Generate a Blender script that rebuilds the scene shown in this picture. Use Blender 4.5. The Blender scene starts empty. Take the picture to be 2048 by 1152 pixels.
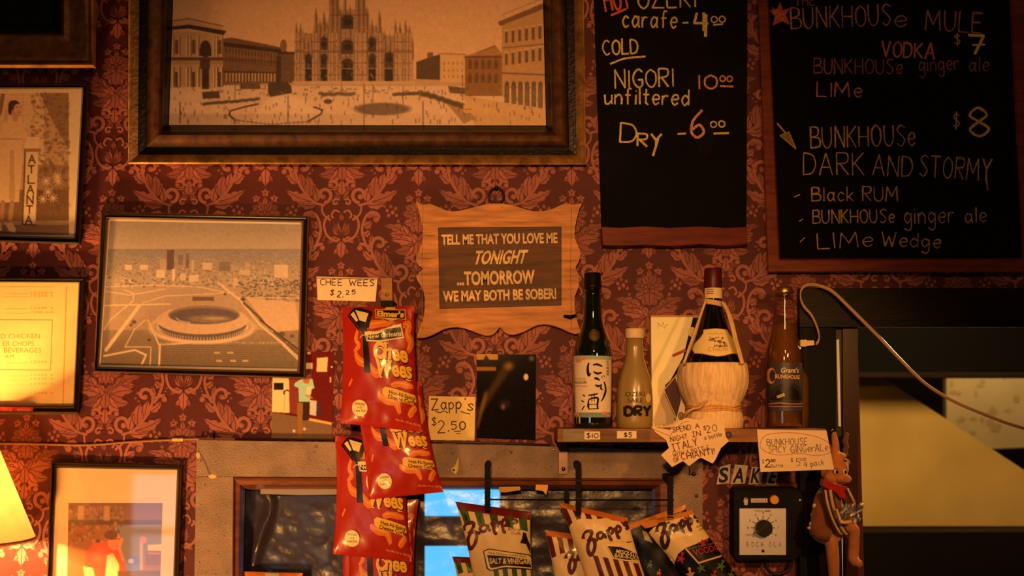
import bpy, math, random
import numpy as np
from mathutils import Vector
from mathutils.geometry import tessellate_polygon

SC = bpy.context.scene
COL = SC.collection
RNG = random.Random(11)
NR = np.random.RandomState(5)

# ---------------------------------------------------------------- camera
F, PITCH, D, H = 2400.0, math.radians(5.5), 2.3, 1.70
CP, SP = math.cos(PITCH), math.sin(PITCH)
cd = bpy.data.cameras.new('camera'); cam = bpy.data.objects.new('camera', cd); COL.objects.link(cam)
cam.location = (0, -D, H); cam.rotation_euler = (math.pi/2 + PITCH, 0, 0)
cd.sensor_width = 36; cd.lens = 36*F/2048; cd.clip_start = 0.05
cd.dof.use_dof = True; cd.dof.focus_distance = D - 0.06; cd.dof.aperture_fstop = 2.8
SC.camera = cam

# ---------------------------------------------------------------- world, exposure, lamps
wd = bpy.data.worlds.new('world'); SC.world = wd; wd.use_nodes = True
wd.node_tree.nodes['Background'].inputs[0].default_value = (0.010, 0.007, 0.006, 1)
wd.node_tree.nodes['Background'].inputs[1].default_value = 1.0
SC.view_settings.view_transform = 'Standard'; SC.view_settings.look = 'None'
SC.view_settings.exposure = 0.0; SC.view_settings.gamma = 1.0
SC.view_settings.use_curve_mapping = False
AMBER = (1.0, 0.455, 0.125)
LAMPW = 66.0

def W(px, py, d=0.0):
    a = (px - 1024.0)/F; b = (576.0 - py)/F
    t = (D - d)/(CP - b*SP)
    return np.array((a*t, -d, H + (SP + b*CP)*t))
def WA(P, d):
    P = np.asarray(P, float); d = np.broadcast_to(np.asarray(d, float), (len(P),))
    a = (P[:, 0] - 1024.0)/F; b = (576.0 - P[:, 1])/F
    t = (D - d)/(CP - b*SP)
    return np.stack((a*t, -d, H + (SP + b*CP)*t), 1)
def pxm(d=0.0): return (D - d)/F

def lamp(name, loc, power, col, radius=0.05, kind='POINT', **k):
    l = bpy.data.lights.new(name, kind); l.energy = power; l.color = col
    if kind == 'POINT' or kind == 'SPOT': l.shadow_soft_size = radius
    for a, b in k.items(): setattr(l, a, b)
    o = bpy.data.objects.new(name, l); COL.objects.link(o); o.location = loc
    return o
# bar lamps in the room: a shaded pendant over the bar behind the camera, a low lamp on the counter and a weak ceiling lamp
pl = lamp('pendant_lamp', (-0.10, -3.0, 2.12), 220.0, AMBER, 0.06, 'SPOT', spot_size=math.radians(33), spot_blend=1.0)
pl.rotation_euler = (Vector((-0.06, 0, 1.92)) - pl.location).to_track_quat('-Z', 'Y').to_euler()
bl = lamp('bar_lamp', (-0.80, -0.85, 1.02), 52.0, AMBER, 0.05, 'SPOT', spot_size=math.radians(62), spot_blend=1.0)
bl.rotation_euler = (Vector((-0.58, 0, 1.62)) - bl.location).to_track_quat('-Z', 'Y').to_euler()
rl = lamp('right_fill_lamp', (0.82, -1.6, 2.06), 44.0, AMBER, 0.04, 'SPOT', spot_size=math.radians(36), spot_blend=0.9)  # unseen spot added to brighten the lower right and shade below the shelf
rl.rotation_euler = (Vector((0.48, 0, 1.50)) - rl.location).to_track_quat('-Z', 'Y').to_euler()
lamp('ceiling_lamp', (0.35, -2.6, 2.6), 26.0, AMBER, 0.10)
# hall lamp behind the open doorway
lamp('hall_lamp', (0.95, 0.22, 1.95), 16.0, (1.0, 0.60, 0.20), 0.06)

lamp('hall_fill_lamp', (1.35, 1.12, 2.35), 22.0, (1.0, 0.60, 0.20), 0.06)  # unseen lamp added beyond the beam to brighten the mottled panel

# ---------------------------------------------------------------- helpers
def lin1(c):
    c = c/255.0
    return c/12.92 if c <= 0.04045 else ((c + 0.055)/1.055)**2.4
def lin(c): return tuple(lin1(x) for x in c)
def linA(A):
    A = np.clip(A, 0, 255)/255.0
    return np.where(A <= 0.04045, A/12.92, ((A + 0.055)/1.055)**2.4)

WL = {}
class M:
    def __init__(s): s.V = []; s.Fc = []; s.MI = []; s.C = []; s.S = []; s.n = 0
    def add(s, v, f, col=(200, 200, 200), mat=0, smooth=False):
        v = np.asarray(v, float).reshape(-1, 3); n = len(v)
        if isinstance(col, np.ndarray): c = col
        else: c = np.tile(np.array(lin(col)), (n, 1))
        s.V.append(v); s.C.append(c)
        k = s.n
        for q in f: s.Fc.append([i + k for i in q])
        s.MI += [mat]*len(f); s.S += [smooth]*len(f); s.n += n
        return s
    def build(s, name, mats, parent=None, loc=None):
        V = np.concatenate(s.V); C = np.concatenate(s.C)
        if parent is not None: org = np.array(WL[parent.name])
        elif loc is not None: org = np.array(loc)
        else: org = np.array(((V[:, 0].min() + V[:, 0].max())/2, (V[:, 1].min() + V[:, 1].max())/2, V[:, 2].min()))
        me = bpy.data.meshes.new(name)
        me.from_pydata((V - org).tolist(), [], s.Fc)
        at = me.color_attributes.new(name='Col', type='FLOAT_COLOR', domain='POINT')
        at.data.foreach_set('color', np.concatenate((C, np.ones((len(C), 1))), 1).astype(np.float32).ravel())
        me.polygons.foreach_set('material_index', s.MI)
        me.polygons.foreach_set('use_smooth', s.S)
        if not isinstance(mats, (list, tuple)): mats = [mats]
        for m in mats: me.materials.append(m)
        me.update()
        o = bpy.data.objects.new(name, me); COL.objects.link(o)
        if parent is not None: o.parent = parent
        else: o.location = org
        WL[o.name] = org
        return o
    # --- solids
    def box(s, lo, hi, col=(200, 200, 200), mat=0):
        x0, y0, z0 = lo; x1, y1, z1 = hi
        v = [(x0,y0,z0),(x1,y0,z0),(x1,y1,z0),(x0,y1,z0),(x0,y0,z1),(x1,y0,z1),(x1,y1,z1),(x0,y1,z1)]
        return s.add(v, [(0,3,2,1),(4,5,6,7),(0,1,5,4),(1,2,6,5),(2,3,7,6),(3,0,4,7)], col, mat)
    def prism(s, pts, df, db, col=(200, 200, 200), mat=0, side=None, bevel=0.0):
        """pixel outline pts at distance df from the wall, running straight back to db"""
        A = orient(np.asarray(pts, float)); n = len(A)
        fr = WA(A, df); bk = fr.copy(); bk[:, 1] = -db
        tris = tess(A)
        s.add(fr, tris, col, mat)
        k = [(i, i + n, (i + 1) % n + n, (i + 1) % n) for i in range(n)]
        s.add(np.concatenate((fr, bk)), k, side or col, mat)
        s.add(bk, [t[::-1] for t in tris], side or col, mat)
        return s
    def rect(s, x0, y0, x1, y1, df, db, col=(200, 200, 200), mat=0):
        return s.prism([(x0, y0), (x1, y0), (x1, y1), (x0, y1)], df, db, col, mat)
    def tube(s, pts, r, col=(200, 200, 200), mat=0, n=8, closed=False):
        P = np.asarray(pts, float); m = len(P)
        rr = np.broadcast_to(np.asarray(r, float), (m,))
        if closed: T = np.roll(P, -1, 0) - np.roll(P, 1, 0)
        else: T = np.gradient(P, axis=0)
        T /= np.maximum(np.linalg.norm(T, axis=1)[:, None], 1e-9)
        up = np.array((0.13, 0.9, 0.41)); V = []
        for i in range(m):
            a = np.cross(T[i], up); a /= max(np.linalg.norm(a), 1e-9); b = np.cross(T[i], a)
            for k in range(n):
                th = 2*math.pi*k/n
                V.append(P[i] + rr[i]*(math.cos(th)*a + math.sin(th)*b))
        fs = []
        for i in range(m if closed else m - 1):
            j = (i + 1) % m
            for k in range(n):
                l = (k + 1) % n
                fs.append((i*n + k, i*n + l, j*n + l, j*n + k))
        if not closed:
            fs.append(tuple(range(n))[::-1]); fs.append(tuple((m - 1)*n + k for k in range(n)))
        return s.add(V, fs, col, mat, True)
    def lathe(s, cx, prof, d, col=(200, 200, 200), mat=0, n=40, cols=None, caps=True, wob=None):
        """prof: (pixel row, pixel radius) from the bottom up around the vertical axis at pixel column cx"""
        k = pxm(d); V = []; C = []
        for i, (py, r) in enumerate(prof):
            c = W(cx, py, d)
            for j in range(n):
                th = 2*math.pi*j/n; rr = r*k*(1 + (wob(th, i) if wob else 0))
                V.append((c[0] + rr*math.sin(th), c[1] - rr*math.cos(th), c[2]))
                if cols is not None: C.append(lin(cols[i]))
        m = len(prof); fs = []
        for i in range(m - 1):
            for j in range(n):
                l = (j + 1) % n
                fs.append((i*n + j, i*n + l, (i + 1)*n + l, (i + 1)*n + j))
        if caps:
            fs.append(tuple(range(n))[::-1]); fs.append(tuple((m - 1)*n + j for j in range(n)))
        return s.add(V, fs, np.array(C) if cols is not None else col, mat, True)
    def ball(s, c, r, col=(200, 200, 200), mat=0, n=16, m=10):
        r = np.broadcast_to(np.asarray(r, float), (3,)); V = []; fs = []
        for i in range(m + 1):
            ph = math.pi*i/m
            for j in range(n):
                th = 2*math.pi*j/n
                V.append((c[0] + r[0]*math.sin(ph)*math.cos(th), c[1] + r[1]*math.sin(ph)*math.sin(th), c[2] + r[2]*math.cos(ph)))
        for i in range(m):
            for j in range(n):
                l = (j + 1) % n
                fs.append((i*n + j, (i + 1)*n + j, (i + 1)*n + l, i*n + l))
        return s.add(V, fs, col, mat, True)
    def pball(s, px, py, d, rpx, rd=None, col=(200, 200, 200), mat=0):
        k = pxm(d); rp = np.broadcast_to(np.asarray(rpx, float), (2,))
        return s.ball(W(px, py, d), (rp[0]*k, (rd if rd is not None else rp[0])*k, rp[1]*k), col, mat)
    def frame(s, outer, inner, prof, col=(200, 200, 200), mat=0, cols=None):
        """mitred moulding between two pixel quads; prof = (share of the way in, distance from the wall)"""
        o = np.asarray(outer, float); q = np.asarray(inner, float); V = []; C = []
        for i, (t, d) in enumerate(prof):
            V.append(WA(o + (q - o)*t, d))
            if cols: C += [lin(cols[i])]*4
        fs = []
        for i in range(len(prof) - 1):
            for k in range(4):
                l = (k + 1) % 4
                fs.append((i*4 + k, (i + 1)*4 + k, (i + 1)*4 + l, i*4 + l))
        return s.add(np.concatenate(V), fs, np.array(C) if cols else col, mat)
    # --- flat colour work laid on a surface; mp(points, layer) -> world
    def tri2d(s, P, T, col, mp, layer=1, mat=0, maxlen=None, grad=False):
        P = np.asarray(P, float); T = [tuple(t) for t in T]
        if maxlen: P, T = refine(P, T, maxlen)
        T2 = []
        for a, b, c in T:
            ar = (P[b, 0]-P[a, 0])*(P[c, 1]-P[a, 1]) - (P[c, 0]-P[a, 0])*(P[b, 1]-P[a, 1])
            if abs(ar) < 1e-9: continue
            T2.append((a, b, c) if ar < 0 else (a, c, b))
        s.k = getattr(s, 'k', 0) + 1; lay = layer + (s.k % 24)*.04
        if grad: lay = lay + np.tile(np.linspace(0, .03, len(P)//2), 2)
        return s.add(mp(P, lay), T2, col, mat, maxlen is not None)
    def poly(s, pts, col, mp, layer=1, mat=0, maxlen=None):
        A = np.asarray(pts, float)
        return s.tri2d(A, tess(A), col, mp, layer, mat, maxlen)
    def ell(s, cx, cy, rx, ry, col, mp, layer=1, rot=0, n=20, **k):
        c, q = math.cos(rot), math.sin(rot)
        return s.poly([(cx + rx*math.cos(t)*c - ry*math.sin(t)*q, cy + rx*math.cos(t)*q + ry*math.sin(t)*c)
                       for t in np.linspace(0, 2*math.pi, n, endpoint=False)], col, mp, layer, **k)
    def ring(s, pts, w, col, mp, layer=1, **k):
        return s.stroke(list(pts) + [pts[0]], w, col, mp, layer, **k)
    def stroke(s, pts, w, col, mp, layer=1, smooth=False, mat=0, maxlen=None, taper=None):
        P = np.asarray(pts, float)
        if smooth and smooth != 'raw': P = catmull(P)
        if len(P) < 2: return s
        T = np.gradient(P, axis=0); T /= np.maximum(np.linalg.norm(T, axis=1)[:, None], 1e-9)
        N = np.stack((-T[:, 1], T[:, 0]), 1)
        ww = np.full(len(P), w/2.0)
        if taper is not None: ww = ww*np.interp(np.linspace(0, 1, len(P)), np.linspace(0, 1, len(taper)), taper)
        if not smooth and len(P) > 2:
            for i in range(len(P) - 1):
                s.stroke(P[i:i + 2] + np.array([-(P[i+1]-P[i]), P[i+1]-P[i]])*(0.3*w/max(np.linalg.norm(P[i+1]-P[i]), 1e-6)), w, col, mp, layer, False, mat, maxlen)
            return s
        Q = np.concatenate((P + N*ww[:, None], P - N*ww[:, None])); n = len(P); tr = []
        for i in range(n - 1): tr += [(i, i + 1, n + i + 1), (i, n + i + 1, n + i)]
        return s.tri2d(Q, tr, col, mp, layer, mat, maxlen, maxlen is None)
    def write(s, text, x0, y0, x1, y1, h, col, mp, w=2.0, layer=1, jit=0.03, mat=0, gap=0.2, maxlen=None, twice=False):
        """hand lettering along the base line (x0,y0)-(x1,y1)"""
        adv = []; x = 0.0
        for ch in text:
            g = GL.get(ch)
            if g is None: adv.append((x, None)); x += 0.42; continue
            wd_ = max(p[0] for st in g for p in st[1]); adv.append((x, g)); x += wd_ + gap
        tot = max(x - gap, 0.1); L = math.hypot(x1 - x0, y1 - y0); sx = L/tot
        ux, uy = (x1 - x0)/L, (y1 - y0)/L
        for rep in range(2 if twice else 1):
            for ox, g in adv:
                if g is None: continue
                j = [RNG.uniform(-jit, jit) for _ in range(4)]
                for sm, pts in g:
                    Q = []
                    for a, b in pts:
                        a2 = (ox + a + j[0]*0.6 + j[1]*b)*sx; b2 = (b*(1 + j[2]) + j[3]*0.5)*h
                        a2 += RNG.uniform(-jit, jit)*h*0.35; b2 += RNG.uniform(-jit, jit)*h*0.35
                        Q.append((x0 + ux*a2 + uy*b2, y0 + uy*a2 - ux*b2))
                    s.stroke(Q, w*RNG.uniform(0.85, 1.15), col, mp, layer, smooth=sm, mat=mat, maxlen=maxlen)
        return s
    def type(s, text, x0, y0, x1, y1, h, col, mp, layer=1, shear=0.0, off=0.0, mat=0, maxlen=None, arc=0.0):
        """printed lettering stretched along the base line (x0,y0)-(x1,y1), cap height h"""
        P, T = glyphs(text, off)
        L = math.hypot(x1 - x0, y1 - y0); ux, uy = (x1 - x0)/L, (y1 - y0)/L
        w_ = P[:, 0].max() - P[:, 0].min()
        b = P[:, 1]/0.727*h; t = (P[:, 0] - P[:, 0].min())/w_
        a = t*L + shear*b; b = b + arc*4*t*(1 - t)
        Q = np.stack((x0 + ux*a + uy*b, y0 + uy*a - ux*b), 1)
        return s.tri2d(Q, T, col, mp, layer, mat, maxlen)
    def picture(s, quad, d, P, step=1.0, mat=0):
        """a printed photograph: a fine grid whose points carry the printed ink"""
        q = np.asarray(quad, float)
        nx = int(max(abs(q[1, 0]-q[0, 0]), 2)/step) + 1; ny = int(max(abs(q[3, 1]-q[0, 1]), 2)/step) + 1
        u, v = np.meshgrid(np.linspace(0, 1, nx), np.linspace(0, 1, ny)); u = u.ravel()[:, None]; v = v.ravel()[:, None]
        X = (q[0]*(1-u) + q[1]*u)*(1-v) + (q[3]*(1-u) + q[2]*u)*v
        i = np.arange(nx*ny).reshape(ny, nx)
        f = np.stack((i[:-1, :-1], i[1:, :-1], i[1:, 1:], i[:-1, 1:]), -1).reshape(-1, 4)
        return s.add(WA(X, d), f.tolist(), P.sample(X), mat)

def orient(A):
    x, y = A[:, 0], A[:, 1]
    ar = np.sum(x*np.roll(y, -1) - np.roll(x, -1)*y)
    return A if ar < 0 else A[::-1]
def tess(A):
    return [tuple(t) for t in tessellate_polygon([[Vector((p[0], p[1], 0)) for p in A]])]
def refine(P, T, L):
    P = [tuple(p) for p in P]
    for _ in range(7):
        mid = {}; out = []; ch = False
        def m(a, b):
            if math.hypot(P[a][0]-P[b][0], P[a][1]-P[b][1]) <= L: return None
            k = (min(a, b), max(a, b))
            if k not in mid: mid[k] = len(P); P.append(((P[a][0]+P[b][0])/2, (P[a][1]+P[b][1])/2))
            return mid[k]
        for a, b, c in T:
            x, y, z = m(a, b), m(b, c), m(c, a); n = sum(q is not None for q in (x, y, z))
            if n == 0: out.append((a, b, c)); continue
            ch = True
            if n == 3: out += [(a, x, z), (x, b, y), (z, y, c), (x, y, z)]
            else:
                while x is None or (n == 2 and z is not None and y is None and False): a, b, c, x, y, z = b, c, a, y, z, x
                if n == 1: out += [(a, x, c), (x, b, c)]
                elif y is not None: out += [(x, b, y), (a, x, y), (a, y, c)]
                else: out += [(a, x, z), (x, b, z), (b, c, z)]
        T = out
        if not ch: break
    return np.array(P), T
def catmull(P, k=6):
    P = np.asarray(P, float); n = len(P)
    if n < 3: return P
    E = np.concatenate((P[:1]*2 - P[1:2], P, P[-1:]*2 - P[-2:-1])); out = []
    if np.allclose(P[0], P[-1]): E[0] = P[-2]; E[-1] = P[1]
    for i in range(n - 1):
        a, b, c, d = E[i:i + 4]
        for t in np.linspace(0, 1, k, endpoint=False):
            out.append(0.5*(2*b + (c - a)*t + (2*a - 5*b + 4*c - d)*t*t + (3*b - a - 3*c + d)*t**3))
    out.append(P[-1]); return np.array(out)

_gl = """A:0 0 .3 1 .6 0;.12 .36 .48 .36
B:0 0 0 1;~0 1 .42 .95 .43 .62 .05 .52;~.05 .52 .5 .45 .52 .08 0 0
C:~.55 .85 .3 1 .05 .7 .05 .3 .3 0 .55 .12
D:0 0 0 1;~0 1 .4 .9 .55 .5 .4 .1 0 0
E:0 0 0 1;0 1 .5 1;0 .52 .42 .52;0 0 .5 0
F:0 0 0 1;0 1 .5 1;0 .52 .42 .52
G:~.55 .85 .3 1 .05 .7 .05 .3 .3 0 .52 .1 .55 .4;.3 .42 .58 .42
H:0 0 0 1;.55 0 .55 1;0 .5 .55 .5
I:.04 0 .04 1
J:~.4 1 .4 .3 .25 0 .05 .1
K:0 0 0 1;.5 1 0 .45;.1 .55 .52 0
L:0 1 0 0 .48 0
M:0 0 .08 1 .38 .3 .68 1 .76 0
N:0 0 0 1 .55 0 .55 1
O:~.3 1 .05 .75 .05 .25 .3 0 .55 .25 .55 .75 .3 1
P:0 0 0 1;~0 1 .48 .95 .48 .55 0 .48
R:0 0 0 1;~0 1 .48 .95 .46 .58 0 .5;.15 .48 .52 0
S:~.5 .88 .25 1 .05 .78 .25 .55 .48 .3 .28 0 .02 .12
T:0 1 .6 1;.3 1 .3 0
U:~0 1 .03 .25 .28 0 .52 .25 .55 1
V:0 1 .28 0 .55 1
W:0 1 .18 0 .38 .7 .58 0 .78 1
X:0 0 .5 1;0 1 .5 0
Y:0 1 .28 .5;.56 1 .28 .5 .28 0
Z:0 1 .55 1 0 0 .58 0
a:~.42 .5 .2 .62 .03 .3 .2 0 .42 .25;.44 .62 .42 .15 .5 0
b:0 1 0 0;~0 .35 .25 .6 .42 .3 .22 0 0 .1
c:~.4 .5 .2 .62 .03 .3 .2 0 .42 .1
d:~.42 .45 .2 .6 .03 .3 .2 0 .42 .2;.44 1 .44 0
e:~.03 .32 .42 .36 .35 .6 .15 .58 .03 .3 .2 0 .42 .12
f:~.4 .95 .25 1 .16 .8 .16 0;0 .58 .35 .58
g:~.42 .5 .2 .62 .03 .35 .2 .05 .42 .3;~.44 .6 .44 -.2 .25 -.4 .02 -.25
h:0 1 0 0;~0 .4 .22 .62 .4 .4 .4 0
i:.05 .6 .05 0;.05 .8 .06 .86
k:0 1 0 0;.38 .6 0 .25;.1 .32 .4 0
l:.05 1 .05 0
m:0 .6 0 0;~0 .4 .18 .62 .32 .4 .32 0;~.32 .4 .5 .62 .64 .4 .64 0
n:0 .6 0 0;~0 .4 .22 .62 .4 .4 .4 0
o:~.22 .62 .03 .45 .03 .15 .22 0 .42 .15 .42 .45 .22 .62
p:0 .6 0 -.4;~0 .4 .22 .62 .42 .32 .22 0 0 .12
r:0 .6 0 0;~0 .35 .15 .58 .35 .56
s:~.35 .52 .2 .62 .04 .48 .2 .32 .36 .16 .2 0 .02 .08
t:.18 .95 .18 .1 .3 0;0 .62 .36 .62
u:~0 .6 .03 .1 .2 0 .4 .2;.42 .6 .42 0
w:0 .6 .14 0 .3 .5 .46 0 .6 .6
y:0 .6 .22 .05;.44 .6 .05 -.42
0:~.25 1 .03 .75 .03 .25 .25 0 .47 .25 .47 .75 .25 1
1:.06 0 .06 1
2:~.03 .8 .22 1 .42 .78 .3 .45 0 0;0 0 .48 0
4:.4 0 .4 1;.12 .95 .02 .42 .55 .42
5:.45 1 .08 1 .05 .58;~.05 .58 .35 .62 .46 .3 .25 0 .02 .08
6:~.4 1 .1 .6 .05 .2 .25 0 .45 .2 .3 .45 .08 .3
7:0 1 .48 1 .2 0
8:~.25 .52 .05 .75 .25 1 .45 .75 .25 .52 .03 .25 .25 0 .47 .25 .25 .52
$:~.45 .8 .25 .92 .05 .75 .25 .52 .45 .3 .25 .08 .02 .2;.26 1.1 .24 -.1
-:0 .42 .4 .45
.:.04 0 .06 .05
!:.05 1 .05 .3;.05 .02 .05 .08
':.05 1 .03 .8
`:0 1 0 0;0 1 .3 1;0 0 .3 0
|:.2 1 .2 0;.02 1 .4 1;0 0 .4 0"""
GL = {}
for ln in _gl.split('\n'):
    ch, rest = ln[0], ln[2:]; L_ = []
    for st in rest.split(';'):
        sm = st.startswith('~'); n_ = [float(x) for x in st.lstrip('~').split()]
        L_.append((sm, list(zip(n_[::2], n_[1::2]))))
    GL[ch] = L_

_fc = {}
def glyphs(text, off=0.0):
    k = (text, off)
    if k in _fc: return _fc[k]
    cu = bpy.data.curves.new('lettering', 'FONT'); cu.body = text; cu.size = 1.0; cu.offset = off
    cu.resolution_u = 3; cu.fill_mode = 'FRONT'
    o = bpy.data.objects.new('lettering', cu)
    me = bpy.data.meshes.new_from_object(o)
    P = np.array([(v.co.x, v.co.y) for v in me.vertices]); T = []
    for p in me.polygons:
        vs = list(p.vertices)
        for i in range(1, len(vs) - 1): T.append((vs[0], vs[i], vs[i + 1]))
    bpy.data.objects.remove(o); bpy.data.curves.remove(cu); bpy.data.meshes.remove(me)
    _fc[k] = (P, T); return _fc[k]

def flat(d, eps=0.00012): return lambda P, l: WA(P, d + eps*l)

class Ink:
    """the picture printed on a photograph, in photo pixels"""
    def __init__(s, x0, y0, x1, y1, col, k=1.5):
        s.x0, s.y0, s.k = x0, y0, k; s.w = int((x1 - x0)*k) + 1; s.h = int((y1 - y0)*k) + 1
        s.I = np.tile(np.array(col, float), (s.h, s.w, 1)); s.r = np.random.RandomState(3)
        yy, xx = np.mgrid[0:s.h, 0:s.w]; s.X = xx/k + x0; s.Y = yy/k + y0
    def _bb(s, x0, y0, x1, y1):
        a = max(int((x0 - s.x0)*s.k) - 1, 0); b = min(int((x1 - s.x0)*s.k) + 2, s.w)
        c = max(int((y0 - s.y0)*s.k) - 1, 0); d = min(int((y1 - s.y0)*s.k) + 2, s.h)
        return (slice(c, d), slice(a, b)) if b > a and d > c else None
    def _mix(s, q, m, col, al):
        m = (m*al)[..., None]; s.I[q] = s.I[q]*(1 - m) + np.array(col, float)*m
    def poly(s, pts, col, al=1.0):
        P = np.asarray(pts, float); q = s._bb(P[:, 0].min(), P[:, 1].min(), P[:, 0].max(), P[:, 1].max())
        if q is None: return
        X, Y = s.X[q], s.Y[q]; m = np.zeros(X.shape, bool)
        for (xa, ya), (xb, yb) in zip(P, np.roll(P, -1, 0)):
            if ya == yb: continue
            m ^= ((ya > Y) != (yb > Y)) & (X < (xb - xa)*(Y - ya)/(yb - ya) + xa)
        s._mix(q, m.astype(float), col, al)
    def rect(s, x0, y0, x1, y1, col, al=1.0): s.poly([(x0, y0), (x1, y0), (x1, y1), (x0, y1)], col, al)
    def ell(s, cx, cy, rx, ry, col, al=1.0, soft=0.1):
        q = s._bb(cx - rx - 1, cy - ry - 1, cx + rx + 1, cy + ry + 1)
        if q is None: return
        r = np.sqrt(((s.X[q] - cx)/rx)**2 + ((s.Y[q] - cy)/ry)**2)
        s._mix(q, np.clip((1 - r)/soft, 0, 1), col, al)
    def line(s, pts, w, col, al=1.0):
        for (xa, ya), (xb, yb) in zip(pts[:-1], pts[1:]):
            q = s._bb(min(xa, xb) - w, min(ya, yb) - w, max(xa, xb) + w, max(ya, yb) + w)
            if q is None: continue
            dx, dy = xb - xa, yb - ya; L2 = max(dx*dx + dy*dy, 1e-9)
            t = np.clip(((s.X[q] - xa)*dx + (s.Y[q] - ya)*dy)/L2, 0, 1)
            dd = np.hypot(s.X[q] - xa - t*dx, s.Y[q] - ya - t*dy)
            s._mix(q, np.clip((w/2 + 0.35 - dd)/0.7, 0, 1), col, al)
    def grad(s, y0, c0, y1, c1):
        t = np.clip((s.Y - y0)/(y1 - y0), 0, 1)[..., None]; m = ((s.Y >= y0) & (s.Y <= y1))[..., None]
        s.I = np.where(m, np.array(c0, float)*(1 - t) + np.array(c1, float)*t, s.I)
    def noise(s, amt, size=1, box=None):
        n = s.r.randn(s.h//size + 2, s.w//size + 2)
        n = np.kron(n, np.ones((size, size)))[:s.h, :s.w]
        if size > 2:
            for _ in range(2):
                for ax in (0, 1): n = (np.roll(n, size//2, ax) + n + np.roll(n, -(size//2), ax))/3
        if box is not None: n = n*((s.X > box[0]) & (s.X < box[2]) & (s.Y > box[1]) & (s.Y < box[3]))
        s.I += amt*n[..., None]
    def blur(s, k=1):
        for _ in range(k):
            for ax in (0, 1):
                p = np.concatenate((np.take(s.I, [0], ax), s.I, np.take(s.I, [-1], ax)), ax)
                n = s.I.shape[ax]
                s.I = (np.take(p, range(0, n), ax) + 2*s.I + np.take(p, range(2, n + 2), ax))/4
    def write(s, text, x0, y0, x1, y1, h, col, w=1.2):
        m = M(); got = []
        m.write(text, x0, y0, x1, y1, h, (0, 0, 0), lambda P, l: (got.append(P), np.zeros((len(P), 3)))[1], w)
        for P in got:
            n = len(P)//2
            s.line([tuple((P[i] + P[n + i])/2) for i in range(n)], w, col)
    def sample(s, X):
        x = np.clip((X[:, 0] - s.x0)*s.k, 0, s.w - 1.001); y = np.clip((X[:, 1] - s.y0)*s.k, 0, s.h - 1.001)
        i, j = x.astype(int), y.astype(int); a = (x - i)[:, None]; b = (y - j)[:, None]
        i2 = np.minimum(i + 1, s.w - 1); j2 = np.minimum(j + 1, s.h - 1)
        return 1.22*linA((s.I[j, i]*(1-a) + s.I[j, i2]*a)*(1-b) + (s.I[j2, i]*(1-a) + s.I[j2, i2]*a)*b)

# ---------------------------------------------------------------- materials
def mat_col(name, rough=0.6, spec=0.3, metal=0.0, coat=0.0, bump=0.0, bscale=60.0, var=0.0, vscale=30.0, rgb=None, stretch=(1, 1, 1), sub=0.0, sheen=0.0, coatr=0.08):
    """surface whose own colour is carried by the mesh, with procedural wear and grain"""
    m = bpy.data.materials.new(name); m.use_nodes = True; nt = m.node_tree; N = nt.nodes; L = nt.links
    b = N['Principled BSDF']; a = N.new('ShaderNodeVertexColor'); a.layer_name = 'Col'
    b.inputs['Roughness'].default_value = rough; b.inputs['Specular IOR Level'].default_value = spec
    b.inputs['Metallic'].default_value = metal; b.inputs['Coat Weight'].default_value = coat; b.inputs['Coat Roughness'].default_value = coatr
    b.inputs['Sheen Weight'].default_value = sheen
    src = a.outputs[0]
    if rgb: q = N.new('ShaderNodeRGB'); q.outputs[0].default_value = lin(rgb) + (1,); src = q.outputs[0]
    tc = N.new('ShaderNodeTexCoord'); mp = N.new('ShaderNodeMapping'); mp.inputs['Scale'].default_value = stretch
    L.new(tc.outputs['Object'], mp.inputs[0])
    if var > 0:
        n = N.new('ShaderNodeTexNoise'); n.inputs['Scale'].default_value = vscale; n.inputs['Detail'].default_value = 5
        L.new(mp.outputs[0], n.inputs[0])
        r = N.new('ShaderNodeMapRange'); r.inputs[1].default_value = 0.3; r.inputs[2].default_value = 0.7
        r.inputs[3].default_value = 1 - var; r.inputs[4].default_value = 1 + var*0.6
        L.new(n.outputs[0], r.inputs[0])
        v = N.new('ShaderNodeVectorMath'); v.operation = 'SCALE'
        L.new(src, v.inputs[0]); L.new(r.outputs[0], v.inputs['Scale']); src = v.outputs[0]
    L.new(src, b.inputs['Base Color'])
    if sub: b.inputs['Subsurface Weight'].default_value = sub; b.inputs['Subsurface Radius'].default_value = (0.01, 0.006, 0.003)
    if bump > 0:
        n = N.new('ShaderNodeTexNoise'); n.inputs['Scale'].default_value = bscale; n.inputs['Detail'].default_value = 6
        L.new(mp.outputs[0], n.inputs[0]); bp = N.new('ShaderNodeBump'); bp.inputs['Strength'].default_value = bump
        bp.inputs['Distance'].default_value = 0.004; L.new(n.outputs[0], bp.inputs['Height']); L.new(bp.outputs[0], b.inputs['Normal'])
    return m
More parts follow.
